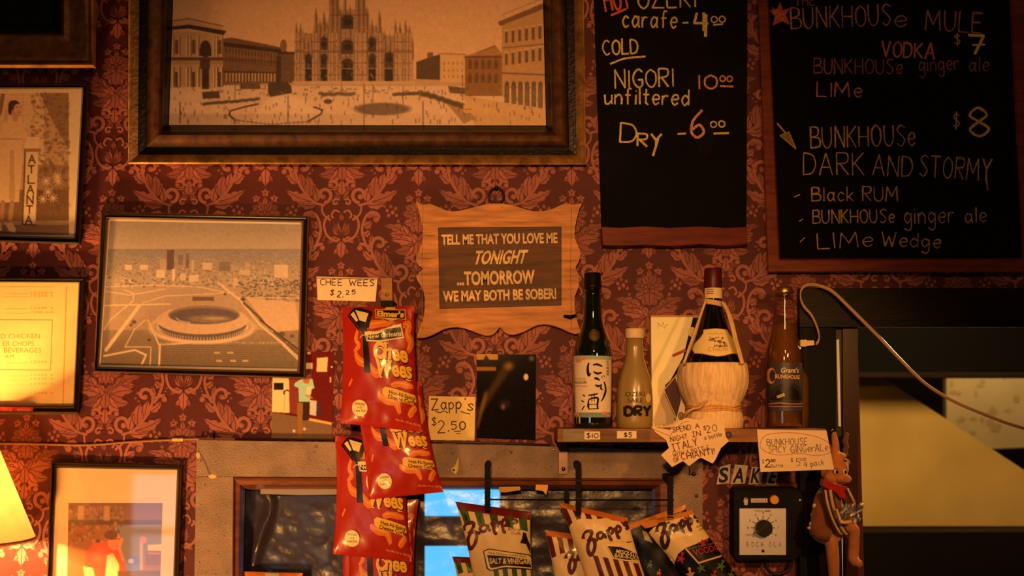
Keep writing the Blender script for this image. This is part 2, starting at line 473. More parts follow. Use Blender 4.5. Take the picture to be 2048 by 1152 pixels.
def mat_pane(name, refl=0.06, tint=(1, 1, 1), rough=0.03, bump=0.0, edge=0.5, body=None, thick=0.0):
    """thin clear sheet: lets light through and mirrors a little"""
    m = bpy.data.materials.new(name); m.use_nodes = True; nt = m.node_tree; N = nt.nodes; L = nt.links; N.clear()
    o = N.new('ShaderNodeOutputMaterial'); x = N.new('ShaderNodeMixShader'); t = N.new('ShaderNodeBsdfTransparent'); g = N.new('ShaderNodeBsdfGlossy')
    t.inputs[0].default_value = tint + (1,); g.inputs['Roughness'].default_value = rough
    lw = N.new('ShaderNodeLayerWeight'); lw.inputs[0].default_value = 0.25
    r = N.new('ShaderNodeMapRange'); r.inputs[3].default_value = refl; r.inputs[4].default_value = edge
    L.new(lw.outputs['Facing'], r.inputs[0]); L.new(r.outputs[0], x.inputs[0]); src = t.outputs[0]
    if body:
        df = N.new('ShaderNodeBsdfDiffuse'); df.inputs[0].default_value = body; y = N.new('ShaderNodeMixShader'); y.inputs[0].default_value = thick
        L.new(src, y.inputs[1]); L.new(df.outputs[0], y.inputs[2]); src = y.outputs[0]
    L.new(src, x.inputs[1]); L.new(g.outputs[0], x.inputs[2]); L.new(x.outputs[0], o.inputs[0])
    if bump:
        tc = N.new('ShaderNodeTexCoord'); n = N.new('ShaderNodeTexNoise'); n.inputs['Scale'].default_value = 22; n.inputs['Detail'].default_value = 5
        L.new(tc.outputs['Object'], n.inputs[0]); bp = N.new('ShaderNodeBump'); bp.inputs['Strength'].default_value = bump; bp.inputs['Distance'].default_value = 0.02
        L.new(n.outputs[0], bp.inputs['Height']); L.new(bp.outputs[0], g.inputs['Normal'])
    return m
def mat_emit(name, col, s, var=0.0):
    m = bpy.data.materials.new(name); m.use_nodes = True; nt = m.node_tree; N = nt.nodes; N.clear()
    o = N.new('ShaderNodeOutputMaterial'); e = N.new('ShaderNodeEmission'); e.inputs[0].default_value = col + (1,); e.inputs[1].default_value = s
    nt.links.new(e.outputs[0], o.inputs[0]); return m

PAPER = mat_col('paper', 0.75, 0.15, var=0.05, vscale=40)
PRINT = mat_col('photo_print', 0.45, 0.25)
PRINTG = mat_col('glossy_photo_print', 0.06, 0.3)
WALLP = mat_col('wallpaper', 0.6, 0.22, bump=0.12, bscale=220, var=0.22, vscale=9)
WOOD = mat_col('dark_wood', 0.35, 0.4, bump=0.15, bscale=40, var=0.45, vscale=14, stretch=(1, 1, 6))
WOODH = mat_col('wood_grain_along', 0.45, 0.14, bump=0.2, bscale=30, var=0.4, vscale=12, stretch=(1.2, 1, 9))
GILT = mat_col('aged_gilt_wood', 0.3, 0.45, metal=0.25, bump=0.2, bscale=50, var=0.5, vscale=18, stretch=(3, 1, 3))
LACQ = mat_col('black_lacquer', 0.28, 0.3, var=0.2)
TRIM = mat_col('old_painted_trim', 0.34, 0.4, bump=0.6, bscale=300, var=0.25, vscale=25)
SLATE = mat_col('chalkboard', 0.8, 0.08, var=0.3, vscale=8)
CHALK = mat_col('chalk', 0.95, 0.05, var=0.55, vscale=400)
PLAST = mat_col('plastic', 0.4, 0.3)
BLKM = mat_col('black_coated_wire', 0.6, 0.12)
FOIL = mat_col('printed_foil', 0.38, 0.35, coat=0.22, coatr=0.14, bump=0.05, bscale=40)
FELT = mat_col('felt', 0.9, 0.1, bump=0.25, bscale=260, var=0.2, vscale=60, sheen=0.3)
FELTT = mat_col('tan_felt', 0.9, 0.1, bump=0.25, bscale=260, var=0.2, vscale=60, sheen=0.3, rgb=(192, 118, 68))
FELTB = mat_col('brown_felt', 0.9, 0.1, bump=0.25, bscale=260, var=0.2, vscale=60, sheen=0.3, rgb=(130, 74, 44))
TILE = mat_col('foil_tile', 0.35, 0.5, metal=0.0, var=0.25, vscale=90)
GLASSD = mat_col('dark_bottle_glass', 0.05, 0.8, coat=1.0, coatr=0.03)
FROST = mat_col('frosted_glass', 0.3, 0.5, sub=0.3, coat=0.5, coatr=0.2)
STRAW = mat_col('straw', 0.65, 0.25, bump=0.22, bscale=60, var=0.25, vscale=30, stretch=(8, 8, 1))
METAL = mat_col('worn_metal', 0.3, 0.5, metal=0.9, var=0.2)
MATTE = mat_col('matte_paint', 0.85, 0.15, var=0.15, vscale=6)
PANE = mat_pane('picture_glass', 0.045)
AMBERG = mat_pane('clear_bottle_glass', 0.06, (0.93, 0.86, 0.74), 0.04, edge=0.75)
AMBERD = mat_pane('brown_bottle_glass', 0.08, (0.82, 0.58, 0.32), 0.05, edge=0.7, body=(.42, .20, .07, 1), thick=.32)
FILM = mat_pane('plastic_film', 0.04, (0.62, 0.60, 0.66), 0.28, bump=0.14, edge=0.35, body=(.11, .085, .13, 1), thick=.30)  # purple body colour stands in for the bluish sheen on the film
CELLO = mat_pane('cellophane', 0.22, (0.75, 0.72, 0.72), 0.15, bump=0.6, edge=0.7)

# ---------------------------------------------------------------- object bookkeeping
def tag(o, label, cat, group=None):
    o['label'] = label; o['category'] = cat
    if group: o['group'] = group
    return o
def thing(name, label, cat, loc, group=None):
    o = bpy.data.objects.new(name, None); COL.objects.link(o); o.location = loc; o.empty_display_size = 0.03
    WL[o.name] = np.array(loc, float); return tag(o, label, cat, group)
def struct(o): o['kind'] = 'structure'; return o

# ================================================================ the setting
def xw(px): return W(px, 700, 0)[0]
def zw(py): return W(1024, py, 0)[2]
XL, XR, ZT = -3.0, 3.4, 2.95
WX0, WX1, WZ = xw(478), xw(1338), zw(968)
DX0, DX1, DZ = xw(1716), 1.75, zw(652)

# --- wallpapered wall with the damask printed on it
MAROON, MOTIF, VEIN, PALE = (90, 39, 38), (158, 94, 84), (104, 49, 45), (168, 104, 92)
wall = M()
xs = [XL, WX0, WX1, DX0, DX1, XR]; zs = [0.0, 0.55, WZ, DZ, ZT]
for i in range(5):
    for j in range(4):
        xm, zm = (xs[i] + xs[i+1])/2, (zs[j] + zs[j+1])/2
        if WX0 < xm < WX1 and 0.55 < zm < WZ: continue
        if DX0 < xm < DX1 and 0.55 < zm < DZ: continue
        wall.add([(xs[i], 0, zs[j]), (xs[i+1], 0, zs[j]), (xs[i+1], 0, zs[j+1]), (xs[i], 0, zs[j+1])], [(0, 1, 2, 3)], MAROON)
K = pxm()
def leafpts(b, t, w, bend=0.0, lobes=0, n=9):
    b, t = np.array(b, float), np.array(t, float); d = t - b; L = np.linalg.norm(d); nrm = np.array((-d[1], d[0]))/L
    u = np.linspace(0, 1, n + (lobes*4 if lobes else 0)); mid = b + np.outer(u, d) + np.outer(np.sin(np.pi*u)*bend, nrm)
    hw = w*np.sin(np.pi*np.clip(u, 0, 1)**0.8)
    if lobes: hw = hw*(0.72 + 0.42*np.abs(np.sin(u*np.pi*lobes))**0.7)
    return np.concatenate((mid + nrm*hw[:, None], (mid - nrm*hw[:, None])[::-1][1:-1])), mid
def spiral(c, r, a0, turns, n=22):
    t = np.linspace(0, 1, n); a = a0 + turns*2*math.pi*t; rr = r*(1 - 0.72*t)
    return np.stack((c[0] + rr*np.cos(a), c[1] + rr*np.sin(a)), 1)
def motif():
    """one repeat of the damask, listed as (kind, points, width, layer) in pixels from its axis and top"""
    out = []
    def leaf(b, t, w, bend=0, lobes=0, vein=True):
        p, m = leafpts(b, t, w, bend, lobes); out.append(('p', p, 0, 1)); 
        if vein: out.append(('s', m[:-1], 1.6, 3))
    def curl(c, r, a0, turns, w, tip=True):
        s = spiral(c, r, a0, turns); out.append(('s', s, w, 2))
        if tip: out.append(('p', np.array([(s[-1][0] + w*0.85*math.cos(t), s[-1][1] + w*0.85*math.sin(t)) for t in np.linspace(0, 6.28, 10)[:-1]]), 0, 2))
    def flower(x, y, r, n=5):
        for k in range(n):
            a = 2*math.pi*k/n - math.pi/2
            leaf((x, y), (x + r*math.cos(a), y + r*math.sin(a)), r*0.33, 0, 0, False)
        out.append(('d', np.array([(x + r*.22*math.cos(t), y + r*.22*math.sin(t)) for t in np.linspace(0, 6.28, 8)[:-1]]), 0, 4))
    # crown of three small flowers
    flower(0, 8, 9); flower(-18, 20, 9); flower(18, 20, 9); leaf((0, 36), (0, 14), 5); leaf((-4, 38), (-16, 24), 4); leaf((4, 38), (16, 24), 4)
    # large rose
    for sx in (-1, 1):
        leaf((sx*4, 52), (sx*27, 34), 9, -sx*2, 2); leaf((sx*6, 54), (sx*33, 50), 9, 0, 2); leaf((sx*5, 60), (sx*30, 72), 10, sx*3, 2)
        leaf((sx*3, 64), (sx*14, 90), 9, sx*2, 2); leaf((sx*2, 46), (sx*13, 28), 8, 0, 2)
        # berries and side sprays
        for bx, by, br in ((46, 40, 5), (56, 36, 5), (63, 44, 5), (52, 48, 5.5), (60, 54, 5), (44, 54, 4.5), (40, 66, 4.5), (68, 36, 3.5)):
            leaf((sx*bx, by + br), (sx*bx, by - br), br*.8, 0, 0, False)
        leaf((sx*8, 108), (sx*70, 74), 11, -sx*8, 4); leaf((sx*30, 92), (sx*58, 92), 8, sx*2, 2); leaf((sx*22, 96), (sx*34, 74), 8, 0, 2)
        leaf((sx*6, 112), (sx*56, 104), 11, -sx*4, 3); leaf((sx*8, 114), (sx*48, 128), 11, sx*6, 3); leaf((sx*4, 116), (sx*28, 142), 10, sx*5, 2)
        for bx, by in ((64, 108), (70, 114), (60, 118), (66, 124)): leaf((sx*bx, by + 3), (sx*bx, by - 3), 2.6, 0, 0, False)
        leaf((0, 112), (sx*14, 90), 7, 0, 2)
        # paired curls down the stem
        curl((sx*20, 148), 11, math.pi*(0.9 if sx > 0 else 0.1), sx*0.62, 6.5); leaf((sx*5, 160), (sx*26, 158), 4.5, -sx*4)
        leaf((sx*2, 170), (sx*16, 160), 6, -sx*2); leaf((sx*2, 178), (sx*17, 172), 5, -sx*2); curl((sx*12, 184), 8, math.pi*(1.2 if sx > 0 else 1.8), sx*0.8, 4)
        # acanthus scroll
        out.append(('s', catmull([(sx*34, 190), (sx*56, 183), (sx*78, 160), (sx*92, 132), (sx*96, 108)]), 5, 2))
        leaf((sx*50, 188), (sx*92, 184), 8, sx*4, 3); leaf((sx*60, 182), (sx*114, 158), 11, sx*4, 4); leaf((sx*50, 184), (sx*58, 148), 8, -sx*3, 2)
        leaf((sx*66, 174), (sx*70, 128), 12, -sx*3, 3); leaf((sx*82, 158), (sx*86, 122), 8, -sx*3, 2); leaf((sx*90, 146), (sx*112, 124), 7, sx*2, 2)
        curl((sx*78, 112), 15, math.pi*(0.0 if sx > 0 else 1.0), -sx*0.78, 7); curl((sx*114, 122), 13, math.pi*(1.05 if sx > 0 else 1.95), sx*0.42, 7)
        leaf((sx*97, 116), (sx*92, 92), 5, 0, 2)
        curl((sx*36, 168), 17, math.pi*0.5, sx*0.95 if sx < 0 else -0.95 + 1.9, 7)
        out.append(('s', catmull([(sx*40, 190), (sx*38, 205), (sx*30, 214), (sx*25, 210)]), 4, 2))
        # S stem with leaves down to the next repeat
        out.append(('s', catmull([(sx*74, 208), (sx*56, 206), (sx*45, 222), (sx*42, 246), (sx*52, 274), (sx*58, 284)]), 5, 2))
        leaf((sx*50, 212), (sx*76, 214), 8, -sx*6, 2); leaf((sx*44, 234), (sx*62, 222), 8, sx*2, 3); leaf((sx*44, 252), (sx*58, 240), 7, sx*2, 2); leaf((sx*56, 282), (sx*64, 258), 6, 0, 2)
        curl((sx*68, 216), 12, math.pi*(1.3 if sx > 0 else 1.7), sx*0.5, 8)
        # cartouche
        out.append(('s', catmull([(sx*22, 220), (sx*31, 216), (sx*35, 232), (sx*28, 252), (sx*12, 262), (sx*3, 258)]), 5, 2))
        out.append(('s', catmull([(sx*4, 204), (sx*14, 200), (sx*20, 210), (sx*16, 216)]), 4, 2))
        for a, r in ((0.25, 21), (0.62, 22), (1.0, 20)): leaf((sx*2, 250), (sx*(2 + r*math.sin(a)), 250 - r*math.cos(a)*1.35), 4.5, sx*2)
        # hanging leaf
        leaf((sx*2, 262), (sx*28, 268), 7, -sx*6, 2); leaf((sx*2, 266), (sx*16, 290), 7, sx*4, 2)
        for q in range(5): leaf((sx*(34 + q*2.2), 256 + q*6), (sx*(34 + q*2.2), 252.5 + q*6), 1.8, 0, 0, False)
    flower(0, 56, 13, 6); leaf((0, 60), (0, 92), 10, 0, 2); leaf((0, 140), (0, 104), 9, 0, 2); leaf((0, 170), (0, 136), 8, 0, 2); leaf((0, 262), (0, 300), 9, 0, 2)
    leaf((0, 222), (0, 206), 5)
    return out
MO = []
idm = lambda P, l: np.column_stack((P, np.zeros(len(P)) + l))
for q, (kd, pts, w_, ly) in enumerate(motif()):
    t = M(); z = {1: 1.0, 2: 1.9, 3: 1.0, 4: 2.6}[ly] + q*.004; t.k = -1; g = RNG.uniform(.86, 1.1)
    if kd == 's': t.stroke(pts, w_, VEIN if ly == 3 else PALE, idm, z + (.001 if ly == 3 else 0), smooth='raw')
    elif kd == 'd': t.poly(pts, VEIN, idm, z)
    else:
        t.poly(pts, tuple(min(255, c*g) for c in MOTIF), idm, z); pc = np.concatenate((pts, pts[:1])); t.k = -1
        if np.ptp(pts[:, 0]) + np.ptp(pts[:, 1]) > 16: t.stroke(pc, 1.3, VEIN, idm, z + .002, smooth='raw')
    if t.n: MO.append((np.concatenate(t.V), t.Fc, np.concatenate(t.C)))
mv, mf, mc, k0 = [], [], [], 0
for V, fc, c in MO:
    mv.append(V); mc.append(c); mf += [[i + k0 for i in q] for q in fc]; k0 += len(V)
mv = np.concatenate(mv); mc = np.concatenate(mc); mfa = np.array(mf)
ax0, ztop = W(682, 523, 0)[0], W(682, 523, 0)[2]
for ci in range(-5, 11):
    for ri in range(-4, 5):
        X = ax0 + ci*155*K; Z = ztop - (ri*304 + (ci % 2)*-148)*K
        if Z < 0.9 or Z - 300*K > 2.8 or X < -1.5 or X > 1.5: continue
        V = np.column_stack((X + mv[:, 0]*K, -0.0002 - 0.0004*mv[:, 2], Z - mv[:, 1]*K))
        inside = ((V[:, 0] > WX0 - .01) & (V[:, 0] < WX1 + .01) & (V[:, 2] < WZ + .01)) | ((V[:, 0] > DX0 - .01) & (V[:, 0] < DX1) & (V[:, 2] < DZ + .01)) | (V[:, 2] > ZT)
        ok = ~inside[mfa].any(1)
        wall.add(V, mfa[ok].tolist(), mc)
struct(wall.build('wall_back', WALLP, loc=(0, 0, 0)))

# --- the rest of the bar room
struct(M().box((XL, -5.6, -0.05), (XR, 2.6, 0), (70, 48, 34)).build('floor', WOOD))
struct(M().box((XL, -5.6, ZT), (XR, 2.6, ZT + .05), (60, 46, 36)).build('ceiling', MATTE))
struct(M().box((XL - .1, -5.6, 0), (XL, 2.6, ZT), (70, 40, 34)).build('wall_left', MATTE))
struct(M().box((XR, -5.6, 0), (XR + .1, 2.6, ZT), (70, 40, 34)).build('wall_right', MATTE))
wf = M()
GX0, GX1, GZ0, GZ1 = -2.5, -1.25, 0.5, 1.28
for a, b, c, d_ in ((XL, GX0, 0, ZT), (GX1, XR, 0, ZT), (GX0, GX1, 0, GZ0), (GX0, GX1, GZ1, ZT)): wf.box((a, -5.7, c), (b, -5.6, d_), (60, 36, 32))
struct(wf.build('wall_front', MATTE))
DAY = mat_emit('daylight', (0.62, 0.80, 1.0), 3.2)
fr = M()
for x in (GX0, -2.1, -1.66, GX1 - .04): fr.box((x, -5.61, GZ0), (x + .04, -5.57, GZ1), (60, 40, 30))
for z in (GZ0, 0.86, GZ1 - .04): fr.box((GX0, -5.61, z), (GX1, -5.572, z + .04), (60, 40, 30))
w2 = struct(fr.build('window_2', WOOD))
M().box((GX0, -5.66, GZ0), (GX1, -5.65, GZ1)).build('pane', DAY, w2)

# --- back rooms behind the two openings
struct(M().box((XL, 2.5, 0), (XR, 2.6, ZT), (26, 21, 20)).build('wall_hall', MATTE))
struct(M().box((WX1 + .12, 0.012, 0), (WX1 + .2, 2.5, ZT), (28, 20, 18)).build('wall_partition', MATTE))
# pass-through: dark cupboard with the neighbouring room's daylight showing through a gap at the back
cb = M()
cb.box((WX0 - .3, 0.75, 0.5), (xw(700), 0.80, 2.2), (34, 28, 30))
cb.box((xw(980), 0.75, 0.5), (WX1 + .12, 0.80, 2.2), (34, 28, 30))
cb.box((xw(700), 0.75, W(900, 1032, -.75)[2]), (xw(980), 0.80, W(900, 1030, -.75)[2] + .0), (34, 28, 30))
cb.box((WX0 - .3, 0.012, 1.80), (WX1 + .12, 0.8, 1.86), (30, 24, 22))
struct(cb.build('wall_cupboard', MATTE))
gl = M(); dB = -0.72
BLUE = mat_emit('window_daylight', (0.10, 0.62, 1.0), 2.3)
w1 = M()
def pxbox(m, x0, y0, x1, y1, df, db, col): m.rect(x0, y0, x1, y1, df, db, col)
pxbox(w1, 832, 900, 848, 1330, dB + .03, dB - .01, (30, 26, 28)); pxbox(w1, 1000, 900, 1016, 1330, dB + .03, dB - .01, (30, 26, 28))
pxbox(w1, 846, 1034, 1002, 1092, dB + .03, dB - .01, (70, 72, 84))
w3 = struct(w1.build('window_3', MATTE))
g3 = M(); g3.rect(846, 905, 1002, 1330, dB, dB - .01); g3.build('pane', BLUE, w3)

# --- painted trim round the pass-through, and its stained inner frame
GREY = (148, 122, 104)
def chips(m, pts, d):
    for x, y, rx, ry, c in pts: m.ell(x, y, rx, ry, c, flat(d), 2)
t1 = M(); t1.prism([(393, 880), (1000, 890), (1406, 903), (1406, 957), (393, 953)], 0.022, 0, GREY)
chips(t1, [(632, 893, 3.5, 3, (60, 46, 38)), (632, 893, 1.6, 1.4, (170, 150, 120)), (629, 904, 3, 3, (120, 96, 80)), (906, 907, 3.4, 3, (70, 52, 40)), (906, 907, 1.5, 1.4, (190, 170, 140)), (1023, 905, 2.5, 3, (90, 60, 45))] +
      [(NR.uniform(400, 1390), NR.uniform(893, 950), NR.uniform(.8, 2.2), NR.uniform(.6, 1.6), (105, 84, 70)) for _ in range(60)], 0.022)
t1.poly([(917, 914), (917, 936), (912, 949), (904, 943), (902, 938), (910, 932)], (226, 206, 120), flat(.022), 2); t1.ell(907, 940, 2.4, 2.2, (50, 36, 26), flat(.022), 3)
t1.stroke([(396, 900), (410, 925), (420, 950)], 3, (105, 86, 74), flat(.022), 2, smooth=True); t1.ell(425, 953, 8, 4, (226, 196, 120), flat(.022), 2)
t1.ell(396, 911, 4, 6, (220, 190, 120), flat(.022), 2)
struct(t1.build('trim_1', TRIM))
t2 = M(); t2.prism([(392, 954), (466, 954), (463, 1330), (386, 1330)], 0.021, 0, GREY)
chips(t2, [(NR.uniform(396, 458), NR.uniform(965, 1150), NR.uniform(.8, 2), NR.uniform(.8, 2.4), (112, 90, 76)) for _ in range(24)], .021)
struct(t2.build('trim_2', TRIM))
t3 = M(); t3.prism([(1345, 957), (1405, 957), (1405, 1330), (1345, 1330)], 0.021, 0, GREY)
chips(t3, [(1393, 992, 4, 4, (60, 45, 36)), (1388, 944, 4, 4, (60, 45, 36))], .021)
struct(t3.build('trim_3', TRIM))
w4 = M(); w4.frame([(464, 955), (1346, 957), (1346, 1340), (462, 1340)], [(490, 979), (1304, 979), (1304, 1340), (484, 1340)],
    [(0, .019), (.12, .021), (.25, .014), (.6, .010), (.85, -.004), (1.0, -.02), (1.0, -.04)], (128, 74, 46))
struct(w4.build('window_1', WOOD))

# --- dark woodwork of the doorway on the right
BLK = (13, 10, 9)
c1 = M(); c1.rect(1600, 640, 1672, 1340, .024, 0, BLK); c1.stroke([(1611, 640), (1611, 1150)], 2.5, (34, 23, 17), flat(.024), 1); struct(c1.build('trim_4', BLKM))
c2 = M(); c2.rect(1600, 576, 2480, 652, .024, 0, (30, 21, 17)); c2.rect(1600, 640, 2480, 654, .03, .0, (16, 12, 10)); struct(c2.build('trim_5', WOODH))
c3 = M(); c3.rect(1686, 655, 1716, 1340, .012, -.12, (58, 28, 22)); struct(c3.build('trim_6', LACQ))
c4 = M(); c4.rect(1672, 655, 1687, 1340, .004, -.06, (26, 20, 18)); c4.prism([(1673, 680), (1678, 678), (1682, 853), (1677, 853)], .012, .003, (236, 242, 248)); c4.prism([(1683, 1070), (1690, 1070), (1696, 1340), (1689, 1340)], .012, .003, (236, 242, 248))  # near-white strips: daylight caught on the metal edge, put into its colour
struct(c4.build('trim_7', PLAST))
# hall beyond: a sloping stair wall, a mottled panel and a dark beam
s1 = M(); s1.prism([(1560, 742), (1748, 744), (2140, 1000), (2300, 1100), (2300, 1066), (1560, 1062)], -0.95, -1.01, (214, 182, 108)); struct(s1.build('wall_stair', MATTE))
s2 = M(); s2.prism([(1893, 700), (2300, 700), (2300, 884), (1978, 898), (1893, 846)], -1.5, -1.53, (214, 196, 160)); 
for _ in range(36): s2.ell(NR.uniform(1895, 2130), NR.uniform(740, 870), NR.uniform(3, 9), NR.uniform(3, 8), (196, 172, 132), flat(-1.5, .0005), 1)
struct(s2.build('wall_mottled', MATTE))
s3 = M(); s3.rect(1560, 560, 2500, 748, -0.75, -0.9, (5, 6, 7)); s3.rect(1560, 744, 2500, 754, -0.73, -0.9, (34, 24, 16)); struct(s3.build('wall_beam', MATTE))
s4 = M(); s4.rect(1560, 1064, 2400, 1500, -0.8, -1.6, (18, 14, 12)); struct(s4.build('wall_counter', MATTE))

# ================================================================ framed pictures on the wall
def base(px, py, d=0): return W(px, py, d)
def glass(quad, d, parent):
    m = M(); m.add(WA(quad, d), [(0, 3, 2, 1)], (255, 255, 255)); return m.build('glass', PANE, parent)

# ---- old photograph of a cathedral square, in a wide dark frame
SK, MD, DK, GD = (218, 178, 146), (158, 124, 100), (74, 56, 48), (222, 190, 168)
P = Ink(325, -175, 1100, 260, SK)
P.grad(-175, (206, 164, 130), 150, (226, 186, 152)); P.rect(325, 168, 1100, 260, GD)
P.rect(325, 158, 1100, 172, (196, 162, 138))
# long palace on the left
P.poly([(446, 78), (462, 75), (520, 86), (572, 97), (574, 104), (560, 108), (448, 92)], (120, 90, 70)); P.poly([(446, 84), (572, 100), (572, 108), (446, 94)], DK)
P.poly([(446, 92), (562, 106), (560, 166), (446, 170)], (128, 98, 78))
for i in range(17):
    x = 452 + i*6.4; y = 97 + i*.7
    P.rect(x, y, x + 2.2, y + 9, DK, .7); P.rect(x + 3.4, y, x + 5, y + 14, (176, 140, 112), .5); P.rect(x, y + 17, x + 2.2, y + 26, DK, .55)
    P.rect(x, 147, x + 2.6, 163, (216, 182, 150)); P.rect(x + 2.8, 149, x + 5.6, 164, (84, 64, 54), .8)
P.line([(446, 118), (562, 124)], 1.5, (90, 68, 56)); P.line([(446, 143), (562, 146)], 3, (88, 66, 54))
P.ell(567, 92, 7, 14, (140, 106, 84)); P.rect(555, 104, 590, 166, (116, 90, 74)); P.rect(556, 104, 592, 108, DK); P.rect(553, 112, 562, 164, (82, 62, 52))
# triumphal arch block
P.poly([(338, 62), (447, 66), (447, 172), (338, 176)], (196, 158, 126))
P.poly([(338, 44), (376, 37), (446, 52), (446, 64), (378, 52), (338, 56)], (202, 162, 128)); P.line([(338, 43), (376, 37), (446, 52)], 1.6, (110, 82, 66))
P.poly([(338, 54), (378, 49), (453, 62), (447, 70), (378, 57), (338, 60)], DK)
P.ell(411, 98, 11.5, 18, DK, 1); P.rect(399.5, 98, 422.5, 112, DK); P.rect(404, 136, 418, 178, DK); P.rect(338, 115, 447, 121, (104, 78, 62)); P.rect(338, 121, 447, 129, (180, 142, 112)); P.rect(400, 116, 420, 138, (90, 68, 54))
for x in (344, 356, 372, 378, 394, 426, 431, 441):
    P.rect(x, 72, x + 3, 113, (226, 190, 156)); P.rect(x + 3, 72, x + 5, 113, (120, 92, 74)); P.rect(x, 134, x + 3, 174, (230, 196, 162)); P.rect(x + 3, 134, x + 5.5, 174, (118, 90, 72))
for x in (350, 384, 436): P.rect(x, 84, x + 7, 108, (110, 84, 68)); P.ell(x + 3.5, 84, 3.6, 5, (110, 84, 68)); P.rect(x, 144, x + 6, 174, (96, 74, 60))
# the gothic front
P.poly([(589, 168), (589, 62), (625, 68), (628, 48), (656, 46), (660, 20), (737, 18), (740, 50), (764, 54), (768, 72), (812, 70), (826, 84), (826, 168)], (176, 142, 116))
for x, yt, w in ((593, 42, 3.4), (601, 44, 3.4), (607, 60, 3), (616, 70, 3), (623, 66, 3), (632, 13, 3.6), (640, 36, 3), (648, 20, 4.2), (655, 40, 3), (664, -46, 5), (673, -40, 5), (680, 10, 3), (690, -20, 3), (700, 8, 3), (716, -44, 5), (726, -30, 4.4), (733, 10, 4), (744, 34, 3), (752, 44, 3), (759, 18, 3.8), (770, 56, 3), (780, 62, 3), (791, 38, 3.6), (800, 42, 3.6), (811, 36, 3.2), (819, 46, 3.2), (825, 70, 2.6)):
    P.poly([(x - w, 120), (x - w, yt + 26), (x - w*.55, yt + 14), (x, yt), (x + w*.55, yt + 14), (x + w, yt + 26), (x + w, 120)], (150, 118, 96)); P.line([(x + w*.4, yt + 16), (x + w*.4, 118)], 1.2, (98, 74, 62)); P.line([(x - w*.5, yt + 20), (x - w*.5, 118)], 1, (204, 168, 138))
for x0, x1 in ((589, 607), (625, 639), (657, 679), (708, 734), (753, 768), (788, 806), (810, 824)):
    P.rect(x0, 66, x1, 166, (186, 150, 122), .85)
    for x in np.arange(x0 + 1, x1, 3.1): P.line([(x, 66), (x, 166)], 1.0, (112, 86, 72) if int(x*3) % 2 else (212, 178, 148), .8)
    for y in (84, 101, 126, 150): P.line([(x0, y), (x1, y)], 1.3, (104, 80, 66), .8)
for x0, x1, ys in ((610, 624, ((112, 168),)), (641, 655, ((78, 100), (112, 168))), (683, 707, ((34, 58), (84, 108), (122, 168))), (737, 752, ((78, 104), (112, 168))), (769, 787, ((108, 168),))):
    for ya, yb in ys:
        P.ell((x0 + x1)/2, ya + 3, (x1 - x0)/2, 8, (76, 60, 54)); P.rect(x0, ya + 3, x1, yb, (86, 68, 60)); P.ell((x0 + x1)/2, ya + 10, (x1 - x0)/2.6, 7, (60, 48, 44)); P.line([(x0 - 2, ya + 2), ((x0 + x1)/2, ya - 8), (x1 + 2, ya + 2)], 1.8, (128, 100, 84))
    P.rect(x0 + 2, 138, x1 - 2, 168, (54, 46, 44)); P.line([(x0 - 1, 137), (x1 + 1, 137)], 1.6, (190, 156, 130))
for _ in range(420):
    x, y = NR.uniform(590, 824), NR.uniform(52, 160); P.rect(x, y, x + NR.uniform(.7, 2), y + NR.uniform(1.5, 6), (104, 80, 68) if NR.rand() < .5 else (210, 176, 146), .55)
P.line([(590, 104), (826, 104)], 1.5, (110, 84, 70)); P.line([(660, 30), (737, 30)], 1.8, (110, 84, 70)); P.rect(585, 162, 830, 169, (206, 172, 146))
# houses on the right
P.poly([(833, 124), (860, 114), (884, 108), (884, 160), (833, 158)], (92, 70, 56)); P.poly([(855, 106), (866, 104), (866, 114), (855, 116)], (130, 98, 74))
P.poly([(880, 106), (932, 108), (932, 166), (880, 164)], (218, 178, 136)); P.line([(878, 107), (932, 109)], 1.8, (150, 112, 80))
for i in range(5):
    for y in (124, 138, 150): P.rect(887 + i*9, y, 890 + i*9, y + 6, (160, 122, 90), .7)
P.poly([(930, 114), (975, 96), (990, 90), (1004, 108), (1004, 192), (930, 192)], (146, 102, 64)); P.poly([(928, 112), (975, 100), (992, 92), (1006, 110)], (176, 128, 84)); P.line([(929, 114), (1006, 114)], 2.4, (92, 62, 40))
for i in range(5):
    for y in (122, 150): P.ell(940 + i*13, y + 3, 4, 7, (102, 70, 46), .8); P.rect(936 + i*13, y + 3, 944 + i*13, y + 16, (102, 70, 46), .8)
P.poly([(1004, 46), (1092, 12), (1092, 222), (1004, 192)], (190, 148, 108)); P.poly([(996, 44), (1092, 4), (1092, 16), (1000, 52)], (128, 92, 64)); P.line([(1004, 30), (1092, -6)], 2.4, (190, 146, 104))
for i in range(6):
    x = 1010 + i*13.4; s_ = 1 - i*.02
    for y in (64, 108): P.rect(x, y - i*2.2, x + 5.5, y + 22 - i*1.6, (96, 70, 54), .85); P.line([(x - 1, y - 3 - i*2.2), (x + 7, y - 4 - i*2.2)], 1.6, (226, 186, 140))
    P.ell(x + 4, 172, 5.2, 10, (104, 78, 64)); P.rect(x - 1, 172, x + 9, 206 + i*2, (116, 90, 74), .9); P.rect(x + 9, 168, x + 12, 214 + i*2, (226, 190, 150))
P.line([(1004, 96), (1092, 88)], 2.2, (128, 92, 66)); P.line([(1004, 146), (1092, 150)], 3, (120, 88, 64))
